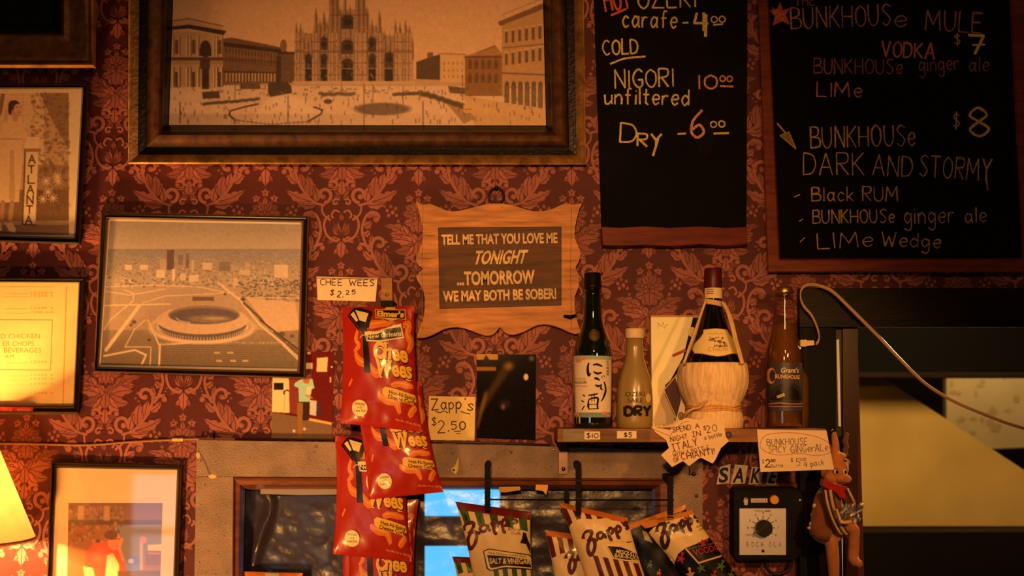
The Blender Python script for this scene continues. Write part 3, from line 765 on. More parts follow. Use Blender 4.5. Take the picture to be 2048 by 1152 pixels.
# the square
P.poly([(880, 195), (926, 205), (950, 236), (928, 248), (906, 222)], (150, 112, 76), .7); P.poly([(926, 190), (1092, 220), (1092, 252), (950, 252)], (200, 156, 104), .6)
P.poly([(505, 238), (536, 196), (578, 192), (600, 208), (646, 224), (622, 242), (560, 250), (505, 246)], (230, 200, 180)); P.line([(516, 208), (488, 214), (460, 222), (458, 230), (470, 240)], 3.4, (96, 76, 66)); P.line([(628, 214), (645, 220), (642, 228), (616, 243)], 3.4, (100, 80, 70)); P.ell(575, 205, 52, 17, (236, 208, 190), .8, .5); P.line([(470, 240), (540, 249), (616, 243)], 1.4, (130, 102, 88))
for i in range(22): x = 462 + i*8.4; P.line([(x, 236 + 8*math.sin(i*.15)), (x, 246 + 5*math.sin(i*.15))], 1, (130, 102, 88))

for i in range(24): P.ell(408 + i*4.7, 208 - i*.42 + NR.uniform(-1, 1), 6, 4, (92, 74, 62), .8, .5)
for i in range(20): P.ell(640 + i*3.6, 188 + NR.uniform(-1.5, 1.5), 5, 5, (96, 80, 70), .7, .6)
for i in range(26): P.ell(842 + i*3.4, 186 + i*1.05 + NR.uniform(-2, 2), 6, 6.5, (88, 72, 58), .8, .5)
P.ell(765, 218, 64, 14, (112, 92, 84), .9, .25)
P.poly([(536, 166), (574, 163), (582, 172), (584, 186), (540, 194), (536, 184)], (88, 70, 62)); P.poly([(404, 184), (438, 182), (440, 196), (406, 198)], (96, 74, 64)); P.rect(480, 166, 520, 178, (110, 86, 72))
P.ell(656, 203, 9, 5, (100, 82, 74)); P.poly([(784, 186), (838, 183), (838, 190), (786, 192)], (106, 86, 78)); P.poly([(896, 172), (930, 176), (930, 188), (900, 186)], (110, 84, 64))
for x, y0, y1, w in ((576, 192, 248, 1.6), (728, 168, 250, 1.5), (746, 170, 206, 1.2), (806, 172, 208, 1.2), (846, 205, 250, 2), (925, 150, 200, 1.6), (470, 158, 200, 1.2), (683, 160, 186, 1), (360, 205, 246, 2.4)): P.line([(x, y0), (x, y1)], w, (110, 86, 74))
for _ in range(230):
    x, y = NR.uniform(345, 1085), NR.uniform(172, 248); h_ = 2.5 + (y - 170)*.05; P.rect(x, y - h_, x + 1.5, y + h_*.5, (96, 74, 64), .8)
for _ in range(60):
    x, y = NR.uniform(345, 1085), NR.uniform(172, 186); P.rect(x, y, x + NR.uniform(3, 10), y + 3, (130, 100, 84), .6)
P.poly([(926, 210), (946, 208), (946, 226), (928, 226)], (214, 170, 112)); P.line([(930, 219), (944, 218)], 1.5, (150, 110, 70))
P.noise(9, 1); P.noise(5, 6); P.blur(2)
OUT = [(258, -262), (1164, -262), (1172, 329), (256, 328)]; INN = [(352, -170), (1082, -170), (1092, 251), (338, 250)]
t = thing('picture_frame', 'large wide dark gilt frame holding an old photograph of a gothic cathedral square', 'framed picture', base(723, 329))
f1 = M(); pf = [(0, 0, (120, 84, 44)), (0, .030, (236, 176, 96)), (.05, .034, (150, 106, 54)), (.24, .030, (112, 78, 42)), (.25, .028, (22, 15, 12)), (.42, .026, (20, 14, 11)), (.44, .03, (52, 34, 24)), (.6, .046, (116, 80, 54)), (.74, .05, (92, 60, 42)), (.83, .042, (58, 36, 26)), (.86, .036, (18, 13, 11)), (1, .014, (16, 11, 10))]  # gilt colours with the lit outer edge and shaded hollows painted in
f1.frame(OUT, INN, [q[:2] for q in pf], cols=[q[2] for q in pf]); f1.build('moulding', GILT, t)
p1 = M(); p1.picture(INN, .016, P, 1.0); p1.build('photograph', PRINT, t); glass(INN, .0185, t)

# ---- stadium from the air
P = Ink(185, 430, 625, 750, (190, 160, 140))
P.grad(430, (150, 138, 132), 498, (188, 172, 160)); P.grad(498, (150, 142, 146), 530, (166, 154, 152)); P.grad(530, (168, 154, 148), 570, (190, 172, 158)); P.grad(570, (186, 166, 152), 660, (186, 160, 138)); P.grad(660, (158, 138, 118), 750, (112, 98, 82))
for _ in range(900):
    y = NR.uniform(506, 572); x = NR.uniform(205, 606); s_ = (y - 495)/70
    P.rect(x, y, x + NR.uniform(1.5, 5)*s_ + 1, y + NR.uniform(1, 4)*s_ + .6, (226, 208, 188) if NR.rand() < .45 else (112, 104, 104), .6)
for x0, y0, x1, y1, c in ((334, 500, 348, 540, (112, 92, 92)), (320, 518, 332, 546, (190, 168, 154)), (356, 510, 366, 530, (140, 124, 124)), (372, 508, 378, 536, (130, 112, 112)), (383, 520, 388, 545, (200, 180, 164)), (405, 526, 424, 540, (214, 194, 178)), (438, 524, 460, 542, (140, 126, 124)), (490, 526, 500, 540, (190, 172, 158)), (548, 530, 576, 556, (216, 196, 180)), (313, 540, 330, 556, (224, 206, 188)), (344, 538, 350, 562, (230, 212, 194)), (360, 548, 372, 562, (214, 194, 176)), (378, 550, 398, 564, (226, 204, 184)), (466, 556, 476, 572, (210, 190, 170)), (250, 530, 264, 540, (222, 204, 186)), (280, 530, 296, 540, (220, 202, 184)), (480, 540, 500, 550, (206, 188, 172))): P.rect(x0, y0, x1, y1, c)
for _ in range(260):
    x, y = NR.uniform(480, 606), NR.uniform(560, 606); P.ell(x, y, NR.uniform(1, 4), NR.uniform(.8, 2), (96, 90, 90), .7)
LR = (230, 206, 178)
for pts, w in (([(208, 574), (300, 570), (400, 574), (450, 585)], 2), ([(208, 582), (260, 590), (330, 578)], 2), ([(250, 580), (268, 588), (266, 602), (220, 640), (208, 660)], 2.4), ([(285, 606), (330, 592), (420, 588), (470, 585)], 1.8), ([(210, 611), (340, 608)], 3), ([(436, 566), (480, 600), (520, 650), (600, 715)], 4), ([(470, 595), (600, 596)], 1.6), ([(278, 612), (212, 700)], 7), ([(290, 640), (268, 660), (250, 694), (252, 694), (300, 694)], 2.2), ([(208, 712), (270, 700), (292, 710), (284, 728)], 4), ([(318, 735), (320, 690)], 4), ([(300, 735), (302, 694)], 2)): P.line(pts, w, LR)
P.line([(488, 606), (600, 712)], 5, (110, 92, 80)); P.poly([(492, 596), (590, 604), (600, 660), (545, 664)], (214, 184, 160)); P.poly([(385, 594), (428, 594), (428, 602), (385, 602)], (126, 100, 86))
P.ell(404, 656, 112, 34, (226, 200, 172)); P.ell(404, 654, 104, 29, (190, 160, 138)); P.line([(296, 640), (318, 690), (380, 686)], 3, LR)
P.ell(405, 650, 92, 30, (196, 172, 152), soft=.03); P.ell(405, 655, 90, 26, (110, 98, 100), soft=.03)
for i in range(46):
    a = math.pi*(i + .5)/46; x = 405 - 91*math.cos(a); y = 645 + 29*math.sin(a); P.line([(x, y + 1), (x, y + 9)], 1.5, (224, 202, 180)); 
P.ell(405, 640, 93, 29, (214, 184, 160), soft=.02); P.ell(408, 630, 73, 19, (150, 126, 120), soft=.03); P.ell(408, 632, 70, 16, (108, 96, 104), soft=.05); P.ell(420, 638, 50, 9, (150, 132, 120), .8, soft=.3); P.ell(430, 637, 30, 4, (196, 172, 150), .7, soft=.5)
P.line([(352, 636), (360, 642), (380, 645)], 2, (216, 194, 172))
for y in np.arange(690, 738, 4.2): P.line([(322, y), (590, y + 3)], 1.2, (88, 76, 66), .6)
for i in range(70): P.rect(320 + i*3.9, 683 + NR.uniform(0, 3), 322 + i*3.9, 686 + NR.uniform(0, 2), (220, 196, 170), .8)
for x, y in ((428, 704), (455, 704), (432, 720), (460, 720), (485, 720)): P.rect(x, y, x + 12, y + 4, (196, 172, 148))
for x, y, r in ((268, 644, 6), (298, 680, 5), (564, 668, 8), (584, 672, 6), (486, 598, 6), (450, 588, 4), (262, 650, 4)): P.ell(x, y, r, r*.8, (84, 74, 72), .85, soft=.5)
P.line([(520, 640), (598, 700), (606, 706)], 3, (76, 64, 58)); P.line([(566, 690), (606, 728)], 3, LR)
P.noise(6, 1); P.noise(4, 5); P.blur(1)
OUT = [(201, 424), (618, 432), (610, 757), (188, 744)]; INN = [(217, 438), (603, 445), (595, 742), (197, 733)]
t = thing('picture_frame', 'framed aerial photograph of a round stadium before a city skyline', 'framed picture', base(400, 757))
f1 = M(); f1.frame(OUT, INN, [(0, 0), (0, .020), (.22, .022), (.3, .018), (.6, .016), (.72, .020), (.92, .016), (1, .009)], cols=[(40, 28, 22), (120, 84, 46), (60, 42, 30), (26, 20, 18), (24, 18, 17), (92, 66, 38), (130, 92, 50), (60, 44, 30)]); f1.build('moulding', LACQ, t)
p1 = M(); p1.rect(196, 438, 604, 742, .008, .004, (240, 226, 206)); p1 = M(); p1.picture(INN, .009, P, 1.0)
p1.stroke([(219, 440), (601, 447)], 4, (242, 228, 206), flat(.0092)); p1.stroke([(199, 732), (594, 740)], 5, (242, 228, 206), flat(.0092)); p1.stroke([(218, 440), (199, 732)], 4, (242, 228, 206), flat(.0092))
p1.build('photograph', PRINT, t); glass(INN, .0115, t)

# ---- woman beside the ATLANTA post
P = Ink(-170, 170, 170, 485, (238, 214, 176))
P.rect(-155, 186, 138, 470, (206, 170, 132)); P.rect(-155, 186, 88, 330, (228, 194, 152))
for i in range(8):
    P.line([(-20 + i*22, 186), (-20 + i*22, 300)], .8, (180, 144, 110), .6); P.line([(-150, 190 + i*20), (100, 190 + i*20)], .8, (180, 144, 110), .5)
for _ in range(380):
    x, y = NR.uniform(62, 138), NR.uniform(186, 420); P.ell(x, y, NR.uniform(2, 7), NR.uniform(2, 6), (124, 92, 66) if NR.rand() < .6 else (196, 158, 120), .5, .5)
P.poly([(80, 186), (138, 186), (138, 300), (104, 240)], (126, 94, 70), .55); P.rect(-155, 380, 138, 442, (120, 88, 64), .75); P.rect(70, 330, 138, 440, (120, 88, 64), .45)
P.rect(-155, 442, 138, 450, (200, 164, 126)); P.rect(-155, 450, 138, 470, (150, 116, 88))
for x, y in ((116, 362), (96, 384), (86, 398), (106, 396), (114, 352), (92, 362)):
    for k in range(9): P.line([(x, y), (x + 9*math.cos(k*.7), y + 9*math.sin(k*.7))], 1.6, (236, 206, 166))
DR = (232, 196, 152)
P.poly([(2, 188), (10, 188), (4, 225), (-6, 240)], (150, 112, 84)); P.line([(14, 222), (8, 260), (2, 300)], 8, (214, 172, 130))
P.poly([(4, 248), (20, 238), (38, 240), (56, 252), (58, 270), (44, 280), (44, 330), (38, 404), (2, 406), (-16, 404), (-8, 340), (-2, 280)], DR); P.poly([(20, 300), (28, 300), (30, 400), (18, 400)], (196, 154, 114), .6); P.line([(0, 278), (44, 278)], 1.6, (176, 136, 102))
P.line([(52, 258), (60, 270), (50, 284)], 6, (218, 176, 134)); P.ell(32, 219, 12.5, 17, (206, 160, 122)); P.rect(26, 232, 36, 243, (204, 160, 122)); P.ell(28, 210, 12, 10, (84, 56, 42)); P.ell(20, 218, 4, 12, (84, 56, 42)); P.ell(36, 218, 9, 11, (222, 176, 136))
P.line([(32, 214), (35, 214)], 1.3, (110, 74, 56)); P.line([(40, 214), (42, 214)], 1.3, (110, 74, 56)); P.line([(35, 225), (41, 224)], 1.5, (150, 90, 70))
P.line([(24, 405), (20, 446)], 9, (190, 146, 110)); P.line([(6, 405), (2, 444)], 9, (184, 140, 106)); P.poly([(10, 446), (24, 444), (32, 458), (30, 466), (18, 462)], (236, 204, 166)); P.poly([(-10, 446), (2, 444), (4, 462), (-6, 462)], (232, 200, 160))
P.line([(53, 282), (56, 264), (66, 256), (78, 262), (80, 276)], 2, (226, 190, 148)); P.poly([(53, 274), (80, 274), (78, 297), (49, 297)], (238, 206, 164)); P.rect(48, 297, 80, 304, (170, 130, 98))
P.poly([(53, 304), (77, 304), (71, 448), (46, 447)], (240, 210, 168)); P.line([(50, 304), (45, 448)], 3, (120, 88, 66)); P.line([(45, 449), (72, 450)], 2.4, (100, 72, 54))
for i, ch in enumerate('ATLANTA'):
    x = 58 - i*1.1; y = 326 + i*20.2; P.write(ch, x, y, x + 12, y, 15, (76, 52, 42), 2.4)
P.noise(4, 1); P.noise(4, 5); P.blur(1)
OUT = [(-190, 166), (178, 166), (160, 489), (-190, 478)]; INN = [(-168, 178), (164, 177), (148, 475), (-168, 466)]
t = thing('picture_frame', 'black framed sepia photograph of a woman leaning on a white lettered street post', 'framed picture', base(0, 489))
f1 = M(); f1.frame(OUT, INN, [(0, 0), (0, .022), (.3, .024), (.5, .018), (.7, .017), (.8, .020), (1, .009)], cols=[(30, 22, 18), (70, 50, 32), (28, 21, 18), (24, 18, 16), (24, 18, 16), (110, 78, 44), (40, 28, 22)]); f1.build('moulding', LACQ, t)
p1 = M(); p1.picture(INN, .010, P, 1.0); p1.build('photograph', PRINT, t); glass(INN, .0125, t)

# ---- old printed menu
OUT = [(-200, 553), (172, 554), (157, 829), (-200, 829)]; INN = [(-180, 564), (157, 566), (146, 812), (-180, 812)]
t = thing('picture_frame', 'black framed yellowed printed menu page above the glowing lamp', 'framed menu', base(0, 829))
f1 = M(); f1.frame(OUT, INN, [(0, 0), (0, .020), (.3, .023), (.5, .017), (.7, .016), (.85, .018), (1, .009)], cols=[(30, 22, 18), (66, 46, 30), (28, 21, 18), (24, 18, 16), (24, 18, 16), (90, 64, 40), (44, 32, 24)]); f1.build('moulding', LACQ, t)
p1 = M(); p1.prism(INN, .009, .006, (240, 206, 140)); mp = flat(.009); IK = (206, 140, 82); LI = (226, 170, 96)
p1.stroke([(-180, 573), (108, 574)], 1.2, LI, mp); p1.stroke([(133, 573), (126, 811)], 2.5, (228, 164, 92), mp); p1.ring([(-180, 639), (105, 640), (101, 740), (-180, 738)], 1.6, IK, mp)
for tx, x0, x1, y, h in (('D CHICKEN', 2, 80, 677, 10), ('ER CHOPS', 6, 68, 692, 10), ('BEVERAGES', 8, 82, 705, 10), ('A.M.', 10, 30, 716, 7)): p1.type(tx, x0, y, x1, y, h, IK, mp, off=-.004)
for y in (588, 594, 618, 627, 726, 752, 760, 770, 788): p1.type('12345 4197'[:9 if y % 2 else 7], 62, y, 106, y, 5, (222, 164, 92), mp); p1.stroke([(10, y), (58, y)], .8, (232, 184, 112), mp)
p1.build('menu_page', PAPER, t); glass(INN, .0115, t)
p1 = M(); p1.prism([(-90, 813), (67, 814), (65, 826), (-90, 826)], .0215, .0195, (180, 44, 30)); p1.type('ONI', 5, 822.5, 23, 822.5, 6, (240, 190, 110), flat(.0215)); p1.type('8000', 34, 822.5, 60, 822.5, 6, (240, 190, 110), flat(.0215)); p1.build('red_label', PLAST, t)

# ---- colour snapshot behind a wide pale mount, lowest on the left
P = Ink(130, 1000, 330, 1300, (150, 104, 84))
P.grad(1000, (120, 84, 74), 1045, (140, 100, 84)); P.rect(130, 1040, 330, 1050, (104, 74, 54)); P.rect(130, 1050, 230, 1170, (150, 96, 62)); P.rect(230, 1050, 330, 1120, (132, 120, 124))
for _ in range(160): x, y = NR.uniform(136, 240), NR.uniform(1010, 1085); P.rect(x, y, x + NR.uniform(2, 8), y + NR.uniform(2, 9), (176, 132, 96) if NR.rand() < .5 else (96, 66, 56), .5)
P.rect(156, 1012, 168, 1040, (190, 150, 110), .7); P.rect(208, 1012, 220, 1042, (186, 146, 108), .7)
P.poly([(172, 1104), (186, 1088), (214, 1082), (240, 1098), (252, 1130), (258, 1300), (150, 1300)], (214, 84, 62)); P.ell(200, 1110, 22, 26, (226, 130, 100), .6, .8)
P.poly([(214, 1110), (226, 1106), (238, 1128), (240, 1180), (208, 1180)], (240, 206, 150)); P.poly([(166, 1132), (186, 1136), (196, 1180), (174, 1180)], (240, 190, 130))
P.ell(228, 1082, 14, 19, (216, 128, 96)); P.ell(222, 1070, 14, 10, (112, 70, 54)); P.line([(222, 1078), (240, 1078)], 1.4, (90, 56, 46)); P.line([(232, 1092), (240, 1091)], 1.6, (170, 70, 60)); P.line([(244, 1078), (238, 1096), (246, 1120)], 6, (214, 134, 104))
P.rect(252, 1112, 280, 1142, (110, 120, 190)); P.ell(262, 1122, 6, 5, (180, 190, 236)); P.poly([(296, 1090), (330, 1088), (330, 1102), (296, 1102)], (232, 190, 130)); P.rect(292, 1102, 330, 1130, (130, 90, 86)); P.line([(296, 1106), (330, 1108)], 3, (190, 120, 110)); P.rect(280, 1080, 286, 1140, (208, 160, 116)); P.ell(286, 1080, 7, 8, (216, 130, 96)); P.rect(236, 1142, 330, 1160, (110, 78, 56))
P.noise(4, 1); P.blur(3)
OUT = [(102, 922), (366, 929), (352, 1330), (86, 1330)]; INN = [(113, 936), (354, 940), (340, 1330), (99, 1330)]
t = thing('picture_frame', 'thin dark frame with wide pale mount round a colour snapshot, beside the lamp', 'framed picture', base(226, 1330))
f1 = M(); f1.frame(OUT, INN, [(0, 0), (0, .018), (.25, .022), (.45, .017), (.6, .018), (.8, .016), (1, .009)], cols=[(40, 28, 22), (70, 50, 36), (56, 40, 30), (40, 29, 23), (60, 44, 33), (34, 25, 20), (44, 32, 26)]); f1.build('moulding', LACQ, t)
p1 = M(); p1.prism(INN, .009, .006, (236, 204, 164)); p1.build('mount', PAPER, t); p1 = M(); p1.picture([(137, 1006), (325, 1006), (316, 1300), (132, 1300)], .0094, P, 1.2); p1.build('snapshot', PRINT, t); glass(INN, .0115, t)

# ---- deep gilt frame cut by the top left corner
OUT = [(-360, -300), (192, -300), (192, 136), (-360, 136)]; INN = [(-270, -210), (104, -210), (104, 48), (-270, 48)]
t = thing('picture_frame', 'deep carved frame with bronze rail and a black picture, at the upper left', 'framed picture', base(-80, 136))
f1 = M(); f1.frame(OUT, INN, [(0, 0), (0, .115), (.07, .130), (.14, .122), (.2, .126), (.3, .118), (.6, .105), (.72, .110), (.8, .098), (1, .06)], cols=[(60, 42, 28), (150, 106, 54), (190, 138, 70), (90, 60, 34), (180, 128, 66), (150, 104, 56), (150, 104, 56), (170, 120, 64), (60, 42, 26), (18, 14, 12)]); f1.build('moulding', GILT, t)
p1 = M(); p1.prism(INN, .06, .05, (16, 13, 12)); p1.build('picture', PRINT, t)

# ================================================================ boards and signs
# ---- carved plaque
t = thing('wooden_plaque', 'scalloped wooden plaque with cream lettering about being sober', 'plaque', base(996, 672))
PL = [(831.5,404),(846,410),(860,407),(876,414),(892,421),(906,423),(920,421.6),(938,417),(955,413),(970,409),(986,407),(1002,407),(1018,409),(1036,414),(1052,419),(1066,422.5),(1081,423),(1095,421),(1107,417),(1120,411),(1132,406),(1148,410),(1164,406),(1158,420),(1153,440),(1150,455),(1149,468),(1151,480),(1156,492),(1160,503),(1161,512),(1158,522),(1151,535),(1155,545),(1158,555),(1158,572),(1154,582),(1150,592),(1149,606),(1150,618),(1152,634),(1156,648),(1162,665),(1150,668),(1138,664),(1123,657),(1109,652),(1097,649),(1086,648),(1072,651),(1058,658),(1044,665),(1029,669),(1020,669),(1012,666),(1005,660),(1000,654),(995,660),(989,667),(980,670.5),(972,671),(957,667),(943,661),(929,656),(915,654),(900,655),(886,659),(873,666),(860,672),(846,676),(833,676),(838,660),(843,646),(848,630),(850,612),(850,598),(847,583),(841,571),(834,560),(832,552),(838,545),(847,538),(838,532),(833,523),(832,515),(835,508),(840,498),(844,486),(846,474),(846,463),(845,453),(842,440),(838,422)]
WD = [(206, 140, 84), (96, 60, 40), (236, 198, 140)]
m = M(); m.prism(PL, .026, .004, WD[0]); mp = flat(.026)
for y, a, b, c in ((441, 880, 960, (170, 108, 64)), (443, 990, 1120, (180, 116, 70)), (470, 846, 872, (168, 104, 62)), (516, 840, 872, (160, 98, 58)), (560, 1126, 1156, (164, 104, 62)), (632, 880, 1100, (218, 152, 94)), (585, 850, 870, (176, 112, 66)), (520, 1126, 1152, (172, 108, 64))): m.stroke([(a, y), ((a + b)/2, y + 2), (b, y - 1)], 2.2, c, mp, 1, smooth=True, taper=(.2, 1, .2))
for x in (846, 1143): m.stroke([(x, 414), (x - 2, 540), (x, 660)], 1.2, (150, 94, 56), mp, 1)
m.build('board', WOODH, t)
m = M(); m.prism([(876, 455), (1123, 453), (1123, 611), (879, 618)], .0262, .025, WD[1]); mp = flat(.0262)
for i in range(26): y = 460 + i*6; x = NR.uniform(880, 1000); m.stroke([(x, y), (x + 50, y + 1.5), (min(x + NR.uniform(70, 120), 1120), y - 1)], NR.uniform(1, 3), (112, 70, 46) if i % 2 else (80, 48, 34), mp, 1, smooth=True, taper=(.2, 1, .2))
m.ring([(877, 456), (1122, 454), (1122, 610), (880, 617)], 1.2, (66, 40, 28), mp, 1)
CR = WD[2]
m.type('TELL ME THAT YOU LOVE ME', 883, 489, 1115, 485, 20, CR, mp, 2, off=.035); m.type('TONIGHT', 946, 528, 1050, 526, 27, CR, mp, 2, shear=.28, off=.03)
m.type('...TOMORROW', 914, 570, 1070, 566, 27, CR, mp, 2, off=.035); m.type('WE MAY BOTH BE SOBER!', 886, 603, 1113, 597, 21, CR, mp, 2, off=.035); m.build('lettered_panel', WOODH, t)
m = M(); m.tube([W(993 + 15*math.sin(a), 392 - 16*math.cos(a) - (4 if abs(a) < .3 else 0), .010) for a in np.linspace(0, 2*math.pi, 20, endpoint=False)], .0022, (44, 34, 28), closed=True); m.pball(993, 377, .010, 4, 4, (40, 30, 26)); m.build('hanging_ring', METAL, t)
m = M(); m.tube([W(1128, 632, .03), W(1140, 634, .034), W(1152, 631, .03)], [.003, .004, .003], (30, 22, 18)); m.build('latch', METAL, t)

# ---- drinks chalkboards
t = thing('chalkboard', 'unframed narrow chalkboard of hot and cold drink prices with a red ledge', 'chalkboard', base(1348, 492))
m = M(); m.prism([(1180, -260), (1496, -260), (1493, 470), (1204, 470)], .014, .001, (17, 14, 13)); mp = flat(.014)
for x, y, rx, ry in ((1402, 60, 22, 26), (1405, 165, 34, 16), (1410, 270, 18, 40), (1290, 190, 60, 14)): m.ell(x, y, rx, ry, (24, 19, 17), mp, 1)
m.build('slate', SLATE, t); m = M(); mp = flat(.0142); Y, O, Rr = (232, 206, 110), (226, 160, 110), (226, 110, 80)
def ch(tx, x0, y0, x1, y1, h, c=Y, w=3.4, **k): m.write(tx, x0, y0, x1, y1, h, c, mp, w, **k)
def row():
    global m
    if m.n: m.build('chalk_line', CHALK, t)
    m = M()
ch('HOT', 1212, 24, 1262, 16, 46, Rr, 4); row(); m.stroke([(1223, 30), (1236, 25), (1251, 18)], 4.5, Rr, mp); row()
ch('OZEKI', 1276, 17, 1390, 14, 40); row(); ch('carafe', 1245, 54, 1352, 56, 34); row(); m.stroke([(1365, 46), (1377, 45)], 3.4, Y, mp); row(); ch('4', 1388, 62, 1416, 62, 38, Y, 5.5); row(); m.stroke([(1412, 28), (1411, 74)], 6, Y, mp); row()
ch('oo', 1422, 45, 1450, 44, 20, Y, 2.6); row(); m.stroke([(1426, 50), (1446, 48)], 3, Y, mp); row()
ch('COLD', 1206, 110, 1276, 107, 29); row(); m.stroke([(1220, 128), (1250, 117), (1291, 113)], 3.8, Y, mp, smooth=True); row()
ch('NIGORI', 1230, 176, 1346, 173, 36); row(); ch('10', 1396, 178, 1432, 178, 27, O); row(); ch('oo', 1440, 163, 1464, 163, 19, O, 2.8); row(); m.stroke([(1440, 172), (1467, 173)], 4, O, mp); row()
ch('unfiltered', 1210, 208, 1377, 210, 32); row(); ch('D', 1240, 284, 1272, 286, 40, Y, 4); row(); ch('RY', 1275, 292, 1322, 294, 26, Y, 4); row(); m.stroke([(1316, 278), (1306, 312)], 4.5, Y, mp); row()
m.stroke([(1355, 268), (1372, 267)], 3.6, Y, mp); row(); ch('6', 1381, 275, 1408, 275, 54, O, 5.5); row(); ch('oo', 1421, 255, 1449, 254, 20, Y, 2.8); row(); m.stroke([(1427, 267), (1458, 266)], 4.2, Y, mp); row()
row()
m = M(); m.prism([(1204, 454), (1240, 456), (1290, 453), (1340, 456), (1400, 453), (1450, 456), (1494, 454), (1495, 488), (1450, 491), (1400, 488), (1340, 492), (1290, 489), (1250, 491), (1206, 490)], .042, .001, (112, 40, 28)); m.build('ledge', WOODH, t)

t = thing('chalkboard', 'chalkboard in a reddish brown wooden frame listing two cocktails', 'chalkboard', base(1790, 548))
OUT = [(1506, -260), (2060, -260), (2075, 545), (1535, 545)]; INN = [(1528, -230), (2006, -230), (2042, 516), (1561, 517)]
m = M(); m.frame(OUT, INN, [(0, 0), (0, .024), (.1, .027), (.85, .027), (.95, .022), (1, .012)], (124, 56, 36)); m.build('frame', WOODH, t)
m = M(); m.prism(INN, (.0125), .006, (13, 11, 11)); m.build('slate', SLATE, t); m = M(); mp = flat(.0127)
Y, O, Q = (206, 166, 92), (222, 136, 72), (170, 98, 68)
m.poly([(1560, 4), (1566, 20), (1579, 17), (1571, 30), (1580, 50), (1563, 42), (1545, 52), (1550, 32), (1538, 20), (1554, 19)], (206, 92, 66), mp)
for i in range(7): m.stroke([(1545 + i*4, 14 + i*2), (1553 + i*4, 44)], 1.2, (236, 140, 104), mp, 2)
row()
def ch(tx, x0, y0, x1, y1, h, c=Y, w=1.7, **k): m.write(tx, x0, y0, x1, y1, h, c, mp, w, twice=True, jit=.035, **k)
ch('THE', 1590, 11, 1630, 10, 20, Q, 1.6); row(); ch('BUNKHOUS', 1583, 58, 1782, 50, 42, (206, 140, 84)); row(); ch('e', 1790, 54, 1814, 52, 34, (206, 140, 84)); row(); ch('MULE', 1850, 60, 1963, 66, 40, (196, 126, 78)); row()
ch('$', 1909, 90, 1920, 90, 22); row(); ch('7', 1937, 106, 1966, 108, 36, (240, 210, 110), 4.6); row(); m.stroke([(1945, 90), (1970, 89)], 3.4, (240, 210, 110), mp); row()
ch('VODKA', 1763, 112, 1868, 118, 30, O, 2.8); row(); ch('BUNKHOUSe', 1628, 147, 1804, 148, 30, Q); row(); ch('ginger', 1838, 144, 1918, 139, 30, Q); row(); ch('ale', 1938, 142, 1977, 142, 28, Q); row(); ch('LIMe', 1634, 193, 1723, 194, 28, O); row()
ch('$', 1905, 256, 1918, 256, 30); row(); ch('8', 1938, 274, 1978, 272, 56, (232, 190, 90), 4.6); row(); ch('BUNKHOUSe', 1622, 296, 1830, 291, 42); row()
ch('DARK', 1607, 350, 1728, 350, 44); row(); ch('AND', 1746, 350, 1824, 354, 40); row(); ch('STORMY', 1838, 352, 1980, 362, 42); row(); m.stroke([(1972, 340), (1975, 380)], 2.6, Y, mp); row()
m.stroke([(1554, 246), (1576, 272)], 3, Y, mp); m.poly([(1560, 271), (1578, 264), (1592, 298)], (150, 118, 62), mp); m.ring([(1560, 271), (1578, 264), (1592, 298)], 1.8, Y, mp, 2); row()
G_ = (206, 166, 86)
m.stroke([(1588, 394), (1600, 389)], 2.4, G_, mp); row(); ch('Black RUM', 1624, 402, 1795, 402, 28, G_); row(); m.stroke([(1598, 443), (1606, 438)], 2, G_, mp); row(); ch('BUNKHOUSe', 1626, 447, 1788, 445, 27, G_); row(); ch('ginger', 1808, 448, 1908, 445, 34, G_); row(); ch('ale', 1930, 446, 1972, 444, 30, G_); row()
m.stroke([(1600, 484), (1610, 475)], 2, G_, mp); row(); ch('LIMe', 1636, 498, 1745, 492, 30, G_); row(); ch('Wedge', 1764, 492, 1880, 496, 28, G_); row()
row()

# ---- price cards
def card(name, quad, d, label, paint, col=(244, 222, 186), th=.0012, cat='price card', group=None):
    m = M(); m.prism(quad, d + th, d, col); paint(m, flat(d + th)); o = m.build(name, PAPER); return tag(o, label, cat, group)
IKB = (74, 44, 40)
def pt(m, mp):
    m.stroke([(634, 556), (754, 558)], 1.6, (140, 100, 74), mp); m.write('CHEE', 640, 570, 684, 571, 12, IKB, mp, 1.8); m.write('WEES', 698, 571, 748, 572, 12, IKB, mp, 1.8)
    m.write('$2', 659, 590, 681, 595, 12, IKB, mp, 1.7, gap=.5); m.write('25', 692, 589, 711, 588, 8, IKB, mp, 1.7, gap=.3); m.ell(686, 594, 1.2, 1.2, IKB, mp)
card('price_card', [(633, 553), (755, 556), (751, 603), (635, 600)], .002, 'white card hand lettered CHEE WEES, above the red snack bags', pt)
def pt(m, mp):
    m.write('Zapp', 864, 820, 922, 817, 22, IKB, mp, 2.2); m.write("'s", 924, 817, 944, 822, 22, IKB, mp, 2.2); m.stroke([(870, 822), (880, 825), (888, 822), (896, 826)], 1.8, IKB, mp, smooth=True); m.stroke([(921, 822), (930, 826), (940, 828)], 1.8, IKB, mp, smooth=True)
    m.write('$', 863, 852, 872, 852, 17, IKB, mp, 1.8); m.write('2', 875, 866, 890, 866, 24, IKB, mp, 2.2); m.ell(897, 862, 1.5, 1.5, IKB, mp); m.write('50', 902, 859, 930, 859, 16, IKB, mp, 2.2, gap=.3); m.stroke([(908, 863), (922, 862)], 1.6, IKB, mp); m.stroke([(913, 867), (920, 867)], 1.4, IKB, mp)
card('price_card', [(858, 792), (951, 794), (949, 881), (856, 880)], .002, "square cream card hand lettered Zapp's with a price", pt, (246, 214, 140))
